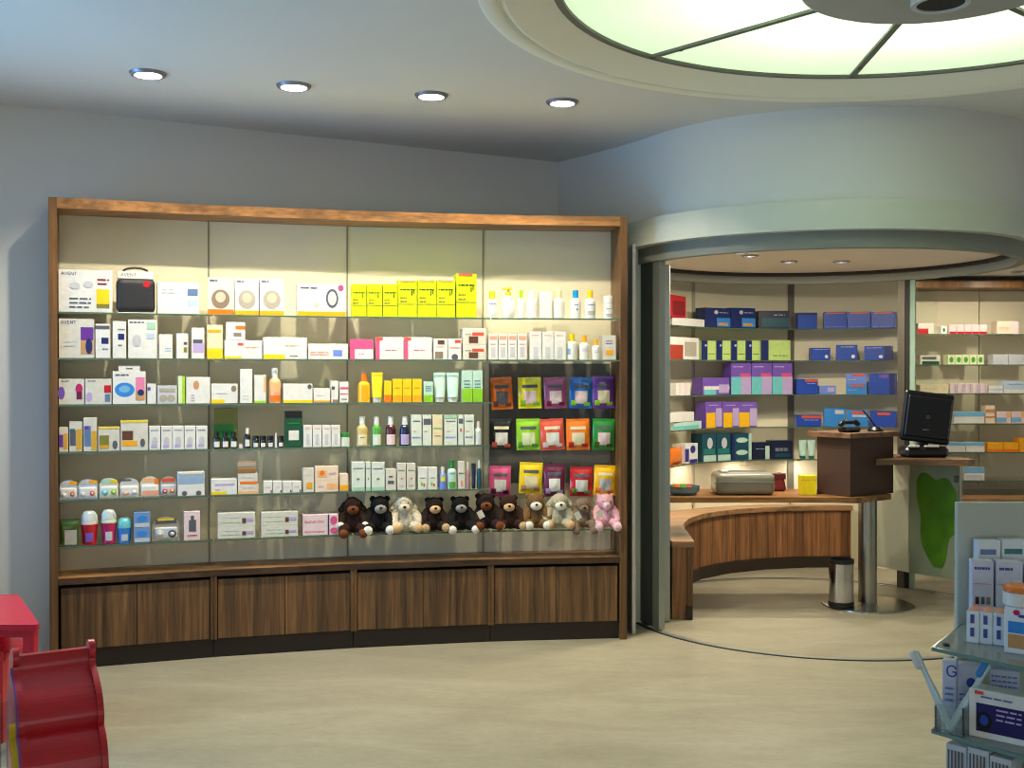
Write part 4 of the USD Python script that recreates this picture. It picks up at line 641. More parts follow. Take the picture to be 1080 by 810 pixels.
 ('box','rightmost of three purple cartons with yellow square,fourth shelf inside round booth',None,'purple cartons with yellow square',[1.768,8.441,1.09,2.754],[.143,.11,.188],'violet',[('r',.05,0,.6,.58,'golden'),('r',.62,.05,1,.75,'lilac'),('l',.2,.85,.6,1,'lilac')]),
 ('box','low dark blue carton with red-white top,fourth shelf inside round booth',None,None,[2.25,8.519,1.09,-2.347],[.188,.11,.086],'royal',[('r',.2,.72,1,.95,'coral'),('l',.3,.55,.6,1,'palegrey')]),
 ('box','bright blue carton left of pair,fourth shelf inside round booth',None,None,[2.439,8.496,1.09,-11.299],[.159,.11,.137],'azure',[('r',.5,.7,.9,.9,'palegrey')]),
 ('box','bright blue carton with red strip,fourth shelf inside round booth',None,None,[2.596,8.454,1.09,-18.941],[.153,.11,.124],'azure',[('r',.25,.78,.9,.94,'coral'),('r',.25,.6,.9,.72,'palegrey')]),
 ('box','royal blue carton behind the phone headset,fourth shelf inside round booth',None,None,[2.761,8.383,1.09,-27.399],[.187,.11,.119],'royal',[('r',.3,.75,.8,.92,'coral')]),
 ('pouch','orange and white pack at left corner,fifth shelf inside round booth',None,None,[1.17,7.916,.845,59.087],[.22,.05,.125],('orange','white'),[]),
 ('box','white pack with indigo swoosh,fifth shelf inside round booth',None,None,[1.29,8.083,.845,49.291],[.174,.11,.142],'white',[('r',0,.1,.3,.75,'indigo'),('e',.6,.7,.2,.2,'indigo'),('r',.35,.02,.95,.2,'indigo')]),
 ('box','leftmost of two tall dark teal packs with pale foot,fifth shelf inside round booth',None,'tall dark teal packs with pale foot',[1.448,8.261,.845,38.025],[.151,.11,.204],'tealdark',[('r',.1,0,1,.22,'icegreen'),('e',.55,.65,.2,.2,'palegrey'),('r',.1,.25,.9,.45,'teal')]),
 ('box','rightmost of two tall dark teal packs with pale foot,fifth shelf inside round booth',None,'tall dark teal packs with pale foot',[1.57,8.345,.845,31.069],[.137,.11,.2],'tealdark',[('r',.1,0,1,.22,'icegreen'),('e',.55,.65,.2,.2,'palegrey'),('r',.1,.25,.9,.45,'teal')]),
 ('box','dark teal pack with two pale swirls,fifth shelf inside round booth',None,None,[1.721,8.422,.845,23.141],[.173,.11,.196],'tealdark',[('r',0,0,.15,1,'navy'),('e',.5,.75,.3,.1,'icegreen'),('e',.5,.28,.3,.1,'icegreen'),('r',.85,0,1,1,'icegreen')]),
 ('box','short dark navy pack with pale edge,fifth shelf inside round booth',None,None,[1.876,8.476,.845,15.388],[.142,.11,.125],'nightblue',[('r',.75,0,1,.8,'icegreen'),('l',.2,.6,.5,1,'palegrey')]),
 ('box','wider dark navy pack with pale script,fifth shelf inside round booth',None,None,[2.041,8.51,.845,7.47],[.172,.11,.137],'nightblue',[('l',.2,.55,.6,2,'palegrey'),('r',.2,.1,.9,.3,'tealdark')]),
 ('tube','leftmost of two pale green tubes on red strip,fifth shelf inside round booth',None,'pale green tubes on red strip',[2.207,8.52,.845,-.336],[.061,.04,.14],('icegreen','teal'),[]),
 ('tube','rightmost of two pale green tubes on red strip,fifth shelf inside round booth',None,'pale green tubes on red strip',[2.271,8.518,.845,-3.346],[.06,.04,.14],('icegreen','teal'),[]),
 ('box','bright yellow carton,desk inside round booth',None,None,[1.88,7.12,.72,.0],[.099,.08,.121],'lemonade',[('r',0,.75,1,.8,'golden')]),
 ('box','red and white carton,top shelf of far right unit',None,None,[3.427,9.32,1.82,.0],[.13,.11,.089],'offwhite',[('r',0,0,.65,.5,'crimson'),('r',0,.7,1,1,'palepink')]),
 ('box','small white carton with green mark,top shelf of far right unit',None,None,[3.576,9.32,1.82,.0],[.051,.07,.065],'white',[('e',.5,.5,.2,.25,'green')]),
 ('box','leftmost of five white cartons with red foot,top shelf of far right unit',None,'white cartons with red foot',[3.651,9.32,1.82,.0],[.059,.1,.077],'palepink',[('r',0,0,1,.25,'crimson')]),
 ('box','second of five white cartons with red foot,top shelf of far right unit',None,'white cartons with red foot',[3.714,9.32,1.82,.0],[.059,.1,.077],'palepink',[('r',0,0,1,.25,'crimson')]),
 ('box','middle of five white cartons with red foot,top shelf of far right unit',None,'white cartons with red foot',[3.777,9.32,1.82,.0],[.059,.1,.077],'palepink',[('r',0,0,1,.25,'crimson')]),
 ('box','fourth of five white cartons with red foot,top shelf of far right unit',None,'white cartons with red foot',[3.839,9.32,1.82,.0],[.059,.1,.077],'palepink',[('r',0,0,1,.25,'crimson')]),
 ('box','rightmost of five white cartons with red foot,top shelf of far right unit',None,'white cartons with red foot',[3.902,9.32,1.82,.0],[.059,.1,.077],'palepink',[('r',0,0,1,.25,'crimson')]),
 ('box','pinkish carton with orange lines,top shelf of far right unit',None,None,[4.104,9.32,1.82,.0],[.181,.11,.105],'palepeach',[('l',.1,.5,.5,3,'salmon'),('r',.65,0,1,1,'palepink')]),
 ('box','white carton with dark green foot,second shelf of far right unit',None,None,[3.463,9.32,1.567,.0],[.169,.11,.075],'offwhite',[('r',.1,0,.95,.35,'forest'),('r',.1,.55,.8,.85,'slate')]),
 ('box','leftmost of five pale lime cartons with green dot,second shelf of far right unit',None,'pale lime cartons with green dot',[3.638,9.32,1.567,.0],[.057,.1,.079],'limewhite',[('e',.5,.5,.3,.3,'leafgreen')]),
 ('box','second of five pale lime cartons with green dot,second shelf of far right unit',None,'pale lime cartons with green dot',[3.699,9.32,1.567,.0],[.057,.1,.079],'limewhite',[('e',.5,.5,.3,.3,'leafgreen')]),
 ('box','middle of five pale lime cartons with green dot,second shelf of far right unit',None,'pale lime cartons with green dot',[3.759,9.32,1.567,.0],[.057,.1,.079],'limewhite',[('e',.5,.5,.3,.3,'leafgreen')]),
 ('box','fourth of five pale lime cartons with green dot,second shelf of far right unit',None,'pale lime cartons with green dot',[3.819,9.32,1.567,.0],[.057,.1,.079],'limewhite',[('e',.5,.5,.3,.3,'leafgreen')]),
 ('box','rightmost of five pale lime cartons with green dot,second shelf of far right unit',None,'pale lime cartons with green dot',[3.88,9.32,1.567,.0],[.057,.1,.079],'limewhite',[('e',.5,.5,.3,.3,'leafgreen')]),
 ('box','leftmost of two grey-white cartons with blue lettering,second shelf of far right unit',None,'grey-white cartons with blue lettering',[4.046,9.32,1.567,.0],[.126,.11,.083],'palegrey',[('l',.2,.4,.6,2,'paleblue')]),
 ('box','rightmost of two grey-white cartons with blue lettering,second shelf of far right unit',None,'grey-white cartons with blue lettering',[4.175,9.32,1.567,.0],[.126,.11,.083],'palegrey',[('l',.2,.4,.6,2,'paleblue')]),
 ('box','long cream carton,third shelf of far right unit',None,None,[3.498,9.32,1.33,.0],[.239,.11,.069],'cream',[('l',.1,.5,.5,1,'tan')]),
 ('box','leftmost of five white-rose cartons,third shelf of far right unit',None,'white-rose cartons',[3.659,9.32,1.33,.0],[.059,.1,.08],'palepink',[('r',0,0,.25,1,'white'),('r',.6,.1,.8,.9,'lilac')]),
 ('box','second of five white-rose cartons,third shelf of far right unit',None,'white-rose cartons',[3.722,9.32,1.33,.0],[.059,.1,.08],'palepink',[('r',0,0,.25,1,'white'),('r',.6,.1,.8,.9,'lilac')]),
 ('box','middle of five white-rose cartons,third shelf of far right unit',None,'white-rose cartons',[3.785,9.32,1.33,.0],[.059,.1,.08],'palepink',[('r',0,0,.25,1,'white'),('r',.6,.1,.8,.9,'lilac')]),
 ('box','fourth of five white-rose cartons,third shelf of far right unit',None,'white-rose cartons',[3.847,9.32,1.33,.0],[.059,.1,.08],'palepink',[('r',0,0,.25,1,'white'),('r',.6,.1,.8,.9,'lilac')]),
 ('box','rightmost of five white-rose cartons,third shelf of far right unit',None,'white-rose cartons',[3.91,9.32,1.33,.0],[.059,.1,.08],'palepink',[('r',0,0,.25,1,'white'),('r',.6,.1,.8,.9,'lilac')]),
 ('box','low white carton with blue band,third shelf of far right unit',None,None,[4.006,9.32,1.33,.0],[.118,.11,.061],'white',[('r',0,.4,1,.6,'paleblue')]),
 ('box','pale blue carton at right edge,third shelf of far right unit',None,None,[4.175,9.32,1.33,.0],[.204,.11,.1],'paleblue',[('r',0,0,1,.3,'white'),('l',.2,.7,.6,1,'steel')]),
 ('box','long white carton with sky blue top,fourth shelf of far right unit',None,None,[3.788,9.32,1.08,.0],[.255,.11,.095],'white',[('r',0,.6,1,1,'skyblue')]),
 ('box','tan and cream carton stack,fourth shelf of far right unit',None,None,[3.963,9.32,1.08,.0],[.079,.11,.146],'palepeach',[('r',0,.6,1,.8,'tan'),('r',0,.3,1,.4,'tan')]),
 ('box','leftmost of two pink and light blue cartons,fourth shelf of far right unit',None,'pink and light blue cartons',[4.073,9.32,1.08,.0],[.118,.11,.095],'palepink',[('r',0,.1,.7,.5,'skyblue'),('r',.7,.5,1,1,'peach')]),
 ('box','rightmost of two pink and light blue cartons,fourth shelf of far right unit',None,'pink and light blue cartons',[4.195,9.32,1.08,.0],[.118,.11,.095],'palepink',[('r',0,.1,.7,.5,'skyblue'),('r',.7,.5,1,1,'peach')]),
 ('box','leftmost of two white cartons with light blue top band,fifth shelf of far right unit',None,'white cartons with light blue top band',[3.677,9.32,.843,.0],[.157,.11,.08],'white',[('r',0,.65,1,1,'skyblue')]),
 ('box','rightmost of two white cartons with light blue top band,fifth shelf of far right unit',None,'white cartons with light blue top band',[3.838,9.32,.843,.0],[.157,.11,.08],'white',[('r',0,.65,1,1,'skyblue')]),
 ('box','leftmost of two orange cartons,fifth shelf of far right unit',None,'orange cartons',[4.006,9.32,.843,.0],[.126,.11,.077],'amber',[('r',0,0,1,.3,'orange')]),
 ('box','rightmost of two orange cartons,fifth shelf of far right unit',None,'orange cartons',[4.136,9.32,.843,.0],[.126,.11,.077],'amber',[('r',0,0,1,.3,'orange')]),
 ('box','taller orange carton at right edge,fifth shelf of far right unit',None,None,[4.246,9.32,.843,.0],[.079,.11,.116],'amber',[]),
 ('box','white carton with blue chequer,sixth shelf of far right unit',None,None,[3.832,9.32,.608,.0],[.169,.11,.107],'white',[('r',0,.55,1,1,'skyblue'),('r',.1,.1,.9,.4,'palegrey')]),
]

# ------------------------------------------------------------------ goods: one builder per kind, prints laid on the front
def flat_rect(x0, y0, x1, y1, w, h, r=None):
    """thin print on the front (y = 0 faces the viewer); on a round pack it follows the curve"""
    xs = np.linspace((x0 - .5) * w, (x1 - .5) * w, 9 if r else 2)
    yy = (np.zeros_like(xs) if r is None else r - np.sqrt(np.maximum(r * r - np.clip(xs, -r * .995, r * .995) ** 2, 0)))
    v, f, n = [], [], len(xs)
    for dz in (-.0007, .0002):
        for z in (y0 * h, y1 * h):
            v += [(x, y + dz, z) for x, y in zip(xs, yy)]
    for i in range(n - 1):
        a, b, c, d = i, i + 1, n + i + 1, n + i
        f += [(a, b, c), (a, c, d)]
        A, B, C_, D_ = 2 * n + i, 2 * n + i + 1, 3 * n + i + 1, 3 * n + i
        f += [(A, C_, B), (A, D_, C_), (d, c, C_), (d, C_, D_), (a, A, B), (a, B, b)]
    f += [(0, n, 3 * n), (0, 3 * n, 2 * n), (n - 1, 4 * n - 1, 2 * n - 1), (n - 1, 3 * n - 1, 4 * n - 1)]
    return trimesh.Trimesh(np.array(v), np.array(f), process=False)

def flat_ell(cx, cy, rx, ry, w, h, lift=0.0):
    t = np.linspace(0, 2 * math.pi, 19)[:-1]
    m = trimesh.creation.extrude_polygon(sg.Polygon(np.c_[np.cos(t) * rx * w, np.sin(t) * ry * h]), .0008, engine='earcut')
    m.apply_transform(np.array([[1, 0, 0, (cx - .5) * w], [0, 0, -1, .0002 - lift], [0, 1, 0, cy * h], [0, 0, 0, 1]], float))
    return m

def prints(p, specs, w, h, r=None):
    lift = 0.0
    for s in specs:
        lift += .00025
        if s[0] == 'r':
            m = flat_rect(*s[1:5], w, h, r); m.apply_translation((0, -lift, 0)); obj(p, 'print_panel', m, card(s[5]))
        elif s[0] == 'e':
            obj(p, 'print_spot', flat_ell(*s[1:5], w, h, lift), card(s[5]))
        elif s[0] == 't':
            m = meshkit.text_mesh(s[1], s[4] * h, .0007)
            m.apply_transform(np.array([[1, 0, 0, (s[2] - .5) * w], [0, 0, -1, -lift], [0, 1, 0, s[3] * h], [0, 0, 0, 1]], float))
            obj(p, 'lettering', m, card(s[5]))
        else:
            x, y, wd, n, col = s[1:]
            rng = random.Random(str(s))
            ms = []
            for k in range(n):          # a line of small print: words as short bars
                a = x
                yy = y - k * .1
                while a < x + wd - .02:
                    b = min(x + wd, a + rng.uniform(.08, .2))
                    ms.append(flat_rect(a, yy, b, yy + .035, w, h, r)); a = b + .03
            m = cat(*ms); m.apply_translation((0, -lift, 0))
            obj(p, 'small_print', m, card(col))

KIND = dict(box=('carton', 'carton'), bagpack=('packed_bag', 'bag'), bottle=('bottle', 'bottle'), pump=('pump_bottle', 'bottle'), jar=('jar', 'jar'), tube=('tube', 'tube'), stick=('roll_on_stick', 'stick'),
            hangbox=('hang_tab_carton', 'carton'), blister=('soother_pack', 'soother pack'), cup=('feeding_cup', 'cup'), pouch=('zip_pack', 'pack'), candybag=('candy_bag', 'candy bag'))
def product(kind, label, category, group, at, size, spec, pr):
    x, y, z, yaw = at
    w, d, h = size
    z += .0012
    w -= .0012
    nm, ct = KIND[kind]
    p = thing(nm, label, category or ct, (x, y, z), yaw, group)
    if kind == 'candybag':
        UsdGeom.Xformable(stage.GetPrimAtPath(p)).AddRotateYOp().Set(random.Random(label).uniform(-3.5, 3.5))
    if kind in ('box', 'hangbox'):
        obj(p, 'carton_body', cbox(-w / 2, w / 2, 0, d, 0, h, .0012), card(spec))
        if kind == 'hangbox':
            tab = sg.box(-.3 * w, 0, .3 * w, .026).buffer(.004).difference(sg.box(-.1 * w, .011, .1 * w, .018))
            m = trimesh.creation.extrude_polygon(tab, .001, engine='earcut')
            m.apply_transform(np.array([[1, 0, 0, 0], [0, 0, -1, .002], [0, 1, 0, h], [0, 0, 0, 1]], float))
            obj(p, 'hang_tab', m, card(spec))
        prints(p, pr, w, h)
    elif kind == 'bagpack':
        obj(p, 'card_sleeve', cat(cbox(-w / 2, w / 2, .045, d, 0, h * .9, .002), cbox(-w / 2, w / 2, 0, d, .0, .004, .001), cbox(-w / 2, w / 2, .03, .046, h * .74, h * .9, .001)), card('white'))
        obj(p, 'bag_body', mf_smooth([[(sx * w * .38, .026, sz) for sx in (-1, 1) for sz in (h * .12, h * .62)]], [.028]), plain('bag_black', (34, 34, 40), .6), smooth=True)
        obj(p, 'zip', flat_rect(.06, .42, .94, .435, w, h), plain('zip_grey', (84, 84, 92), .4))
        obj(p, 'sticker', flat_ell(.8, .62, .1, .07, w, h, .003), card('crimson'))
        t = np.linspace(0, math.pi, 9)
        obj(p, 'carry_handle', sweep([(math.cos(a) * w * .34, .06, h * .9 + math.sin(a) * h * .085) for a in t], .006, 8), plain('bag_black', (34, 34, 40), .6))
        prints(p, [('t', 'AVENT', .08, .78, .07, 'slate')], w, h)
    elif kind in ('bottle', 'pump', 'jar', 'stick'):
        r = w / 2
        body, cap = spec if isinstance(spec, tuple) else (spec, spec)
        glassy = body in ('darkglass', 'honey', 'leafgreen', 'maroon', 'nightblue', 'frost')
        bm = plain(body, rough=.08 if glassy else .35, coat=.5 if glassy else 0)
        if kind == 'bottle':
            narrow = glassy or h > 4.2 * r
            hb = h * (.72 if narrow else .76)
            prof = [(0, 0), (r * .94, 0), (r, .003), (r, hb * .78), (r * .9, hb * .9), (r * .5, hb), (r * .46, hb + .002), (0, hb + .002)]
            cr = r * (.52 if narrow else .72)
            capm = lathe([(0, hb), (cr, hb), (cr, h - .003), (cr * .9, h), (0, h)], 24)
        elif kind == 'pump':
            hb = h * .74
            prof = [(0, 0), (r * .8, 0), (r * .95, h * .1), (r, h * .3), (r * .9, h * .52), (r * .6, h * .66), (r * .36, hb), (0, hb)]
            capm = cat(lathe([(0, hb), (r * .4, hb), (r * .4, h * .84), (r * .15, h * .86), (r * .15, h * .92), (r * .5, h * .93), (r * .5, h), (0, h)], 24), cbox(-r * .9, -r * .2, r * -.2, r * .2, h * .93, h * .985, .002))
        elif kind == 'jar':
            hb = h * .7
            prof = [(0, 0), (r * .95, 0), (r, .002), (r, hb * .92), (r * .85, hb), (0, hb)]
            capm = lathe([(0, hb), (r * .98, hb), (r * .98, h - .002), (r * .9, h), (0, h)], 24)
        else:
            hb = h * .65
            prof = [(0, 0), (r, 0), (r, hb), (0, hb)]
            capm = lathe([(0, hb), (r * .9, hb), (r * .8, h), (0, h)], 16)
        obj(p, 'bottle_body' if kind != 'jar' else 'jar_body', lathe(prof, 28, (0, r, 0)), bm, smooth=35)
        capm.apply_translation((0, r, 0))
        obj(p, 'cap' if kind != 'pump' else 'pump_head', capm, plain(cap, rough=.35), smooth=35)
        prints(p, pr, w, hb if kind in ('bottle', 'jar') else h, r)
    elif kind == 'tube':
        hc = h * .16
        rows, n = [], 24
        t = np.linspace(0, 2 * math.pi, n + 1)[:-1]
        zs = np.linspace(hc, h, 8)
        for q, zz in zip(np.linspace(0, 1, 8), zs):     # round at the cap, flat at the crimp
            rows.append(np.c_[np.cos(t) * w / 2 * (.86 + .14 * q), w * .43 + np.sin(t) * (w * .43 * (1 - q) + .0015), np.full(n, zz)])
        v = np.vstack(rows)
        f = [(i * n + j, i * n + (j + 1) % n, (i + 1) * n + (j + 1) % n) for i in range(7) for j in range(n)] + [(i * n + j, (i + 1) * n + (j + 1) % n, (i + 1) * n + j) for i in range(7) for j in range(n)]
        obj(p, 'tube_body', trimesh.Trimesh(v, np.array(f), process=False), plain(spec[0], rough=.3), smooth=True)
        obj(p, 'cap', lathe([(0, 0), (w * .34, 0), (w * .4, hc * .9), (w * .4, hc * 1.02), (0, hc * 1.02)], 24, (0, w * .43, 0)), plain(spec[1], rough=.35), smooth=35)
        obj(p, 'crimp', cbox(-w / 2, w / 2, w * .43 - .0018, w * .43 + .0018, h - .012, h, .0006), plain(spec[0], rough=.3))
    elif kind == 'blister':
        t = np.linspace(0, math.pi, 13)
        shape = sg.Polygon([(-w / 2, 0), (w / 2, 0)] + [(math.cos(a) * w / 2, h * .62 + math.sin(a) * h * .38) for a in t])
        m = trimesh.creation.extrude_polygon(shape, .002, engine='earcut')
        m.apply_transform(np.array([[1, 0, 0, 0], [0, 0, -1, .032], [0, 1, 0, 0], [0, 0, 0, 1]], float))
        obj(p, 'backing_card', m, card(spec[0]))
        obj(p, 'card_header', flat_rect(.12, .72, .88, .9, w, h).apply_translation((0, .0295, 0)), card(spec[1]))
        obj(p, 'blister_shell', mf_smooth([[(sx * w * .36, .024, sz) for sx in (-1, 1) for sz in (h * .16, h * .5)]], [.009], .006, 3), card('white' if spec[0] != 'greige' else 'palegrey'), smooth=True)
        for s in pr:
            if s[0] == 'e':
                s_ = obj(p, 'soother', ell(((s[1] - .5) * w, .0155, s[2] * h), (s[3] * w * .8, .006, s[4] * h * .9), 1), card(s[5]), smooth=True)
                obj(s_, 'soother_knob', ell(((s[1] - .5) * w, .009, s[2] * h), (s[3] * w * .4, .004, s[4] * h * .4), 1), card('offwhite'), smooth=True)
            else:
                obj(p, 'print_panel', flat_rect(*s[1:5], w, h).apply_translation((0, .029 if s[2] > .5 else .0145, 0)), card(s[5]))
    elif kind == 'cup':
        r = w / 2
        hb = h * .62
        obj(p, 'cup_body', lathe([(0, 0), (r * .74, 0), (r * .78, .004), (r * .98, hb), (r * .9, hb), (0, hb - .01)], 28, (0, r, 0)), plain(spec[0], rough=.25, coat=.4), smooth=35)
        obj(p, 'rim', lathe([(r * .9, hb - .004), (r, hb - .002), (r, hb + .01), (r * .9, hb + .012), (r * .9, hb - .004)], 28, (0, r, 0)), plain(spec[1] if spec[1] != 'frost' else 'palepink', rough=.3), smooth=35)
        obj(p, 'dome', lathe([(r * .92, hb + .008), (r * .97, hb + (h - hb) * .3), (r * .9, hb + (h - hb) * .65), (r * .62, h * .975), (r * .3, h), (0, h)], 28, (0, r, 0)), plain('frost' if spec[1] != 'aqua' else 'aqua', rough=.15), smooth=True)
        obj(p, 'sleeve', flat_rect(.25, .1, .75, .36, w * .86, h, r * .86).apply_translation((0, r * .12, 0)), card('violet' if spec[0] == 'crimson' else 'palegrey'))
    elif kind in ('pouch', 'candybag'):
        n, mrow = 13, 15
        u, vv = np.meshgrid(np.linspace(-1, 1, n), np.linspace(0, 1, mrow))
        bulge = np.clip((1 - u ** 2), 0, 1) ** .5 * np.clip((vv - .09) * (.91 - vv) / .168, 0, 1) ** .45
        rng = np.random.default_rng(abs(hash((round(x * 1000), round(z * 1000)))) % 10000)
        wob = meshkit.noise(np.stack([u * 2.2 + x * 9, vv * 3 + z * 9, u * 0], -1), 3) - .5
        thick = .018 * bulge * (1 + .7 * wob)
        pinch = w / 2 * (1 - .05 * bulge)
        px, pz = u * pinch, vv * h
        f_ = np.stack([px, .018 - thick - .0006, pz], -1).reshape(-1, 3)
        b_ = np.stack([px, .018 + thick + .0006, pz], -1).reshape(-1, 3)
        q = lambda i, j: i * n + j
        F_ = []
        for i in range(mrow - 1):
            for j in range(n - 1):
                F_ += [(q(i, j), q(i, j + 1), q(i + 1, j + 1)), (q(i, j), q(i + 1, j + 1), q(i + 1, j))]
        K = len(f_)
        B_ = [(K + a, K + c, K + b) for a, b, c in F_]
        edge = [q(0, j) for j in range(n)] + [q(i, n - 1) for i in range(1, mrow)] + [q(mrow - 1, j) for j in range(n - 2, -1, -1)] + [q(i, 0) for i in range(mrow - 2, 0, -1)]
        S_ = []
        for a, b in zip(edge, edge[1:] + edge[:1]):
            S_ += [(a, K + a, K + b), (a, K + b, b)]
        obj(p, 'bag_body', trimesh.Trimesh(np.vstack([f_, b_]), np.array(F_ + B_ + S_), process=False), plain(spec[0], rough=.25, coat=.3), smooth=40)
        if kind == 'candybag':
            fr = lambda xx, zz: (np.interp(zz / h, np.linspace(0, 1, mrow), .018 - thick[:, n // 2]))
            def patch(x0, y0, x1, y1, col, name):
                us = np.linspace(x0 * 2 - 1, x1 * 2 - 1, 7); vs = np.linspace(y0, y1, 7)
                from scipy.interpolate import RegularGridInterpolator as RG
                g = RG((np.linspace(0, 1, mrow), np.linspace(-1, 1, n)), f_[:, 1].reshape(mrow, n))
                U, V = np.meshgrid(us, vs)
                yy = g(np.stack([V, U], -1)) - .0012
                pts = np.stack([U * w / 2 * .97, yy, V * h], -1).reshape(-1, 3)
                fs = []
                for i in range(6):
                    for j in range(6):
                        a = i * 7 + j
                        fs += [(a, a + 1, a + 8), (a, a + 8, a + 7)]
                obj(p, name, trimesh.Trimesh(pts, np.array(fs), process=False), card(col))
            patch(.22, .16, .78, .56, spec[1], 'label_patch')
            patch(.16, .66, .84, .76, 'cream' if spec[0] in ('black', 'coral', 'orange', 'golden') else 'slate', 'name_band')
            acc = {'burntorange': 'brown', 'lemon': 'apple', 'mauve': 'plum', 'blue': 'apple', 'purple': 'apple', 'black': 'coral', 'apple': 'leafgreen', 'coral': 'palepink', 'orange': 'crimson', 'green': 'darkgreen', 'rose': 'plum', 'yellow': 'tan', 'plum': 'lilac', 'crimson': 'leafgreen', 'golden': 'orange'}[spec[0]]
            patch(.07, .09, .3, .26, acc, 'fruit_picture')
            patch(.64, .09, .92, .2, acc, 'fruit_picture')
            obj(p, 'top_seal', cbox(-w / 2, w / 2, .0165, .0195, h - .012, h, .0005), plain(spec[0], rough=.25, coat=.3))
        else:
            prints(p, [], w, h)
            for s in pr:
                obj(p, 'print_spot' if s[0] == 'e' else 'print_panel', (flat_ell(*s[1:5], w, h) if s[0] == 'e' else flat_rect(*s[1:5], w, h)).apply_translation((0, -.0015, 0)), card(s[5]))

def mf_smooth(hulls, radii, edge=.008, rounds=6):
    """union of hulls of spheres, refined and smoothed: soft, continuous bodies"""
    allm = []
    for pts, r in zip(hulls, radii):
        rs = r if isinstance(r, (list, tuple)) else [r] * len(pts)
        ss = [mf.Manifold.sphere(rr, 16).translate([float(c) for c in q]) for q, rr in zip(pts, rs)]
        allm.append(mf.Manifold.batch_hull(ss))
    M_ = mf.Manifold.batch_boolean(allm, mf.OpType.Add).refine_to_length(edge)
    m = M_.to_mesh()
    t = trimesh.Trimesh(np.array(m.vert_properties)[:, :3], np.array(m.tri_verts), process=True)
    trimesh.smoothing.filter_taubin(t, iterations=rounds)
    return t

for row in PRODUCTS:
    product(*row)
# pegs for the candy bags
for row in PRODUCTS:
    if row[0] == 'candybag':
        x, y, z, yaw = row[4]
        T = trimesh.transformations.rotation_matrix(math.radians(yaw), (0, 0, 1)); T[:3, 3] = (x, y, z)
        m = rod((0, .012, row[5][2] - .006), (0, .13, row[5][2] + .002), .0022, 8)
        m.apply_transform(T)
        un.add('peg_hook', m, CHROME, parent=dp)

# ------------------------------------------------------------------ plush animals on the lowest shelf
def plush_mat(name):
    key = 'plush_' + name
    if key not in made:
        rgb = {'darkbrown': (44, 28, 22), 'black': (26, 23, 23), 'cream': (202, 192, 170), 'espresso': (38, 27, 23), 'chocolate': (52, 33, 25), 'coffee': (40, 28, 28), 'tan': (112, 84, 52), 'silver': (168, 162, 140),
               'taupe': (124, 104, 88), 'pink': (220, 166, 180), 'white': (228, 222, 208), 'beige': (206, 168, 124), 'russet': (112, 62, 34), 'greymuzzle': (140, 138, 132), 'palepink': (232, 190, 200), 'sand': (190, 160, 120)}[name]
        c = lin(tuple(x / 255 for x in rgb))
        made[key] = usdkit.material(stage, '/World/Looks/' + key, {
            'g': ('geometry', {}), 'n': ('noise_texture', {'scale': 170.0, 'detail': 4.0, 'roughness': .7}),
            'r': ('rgb_ramp', {'ramp': [(.3, tuple(x * .7 for x in c)), (.7, tuple(min(1, x * 1.25) for x in c))]}), 'b': ('bump', {'strength': .8, 'distance': .004}),
            'p': ('principled_bsdf', {'roughness': .9, 'specular_ior_level': .15, 'sheen_weight': .35, 'sheen_roughness': .5, 'sheen_tint': tuple(min(1, x * 1.5 + .05) for x in c)})},
            [('g.position', 'n.vector'), ('n.fac', 'r.fac'), ('n.fac', 'b.height'), ('b.normal', 'p.normal'), ('r.color', 'p.base_color')], surface='p.BSDF')
    return made[key]
EYE_M = plain('bead_eye', (10, 10, 10), .1)
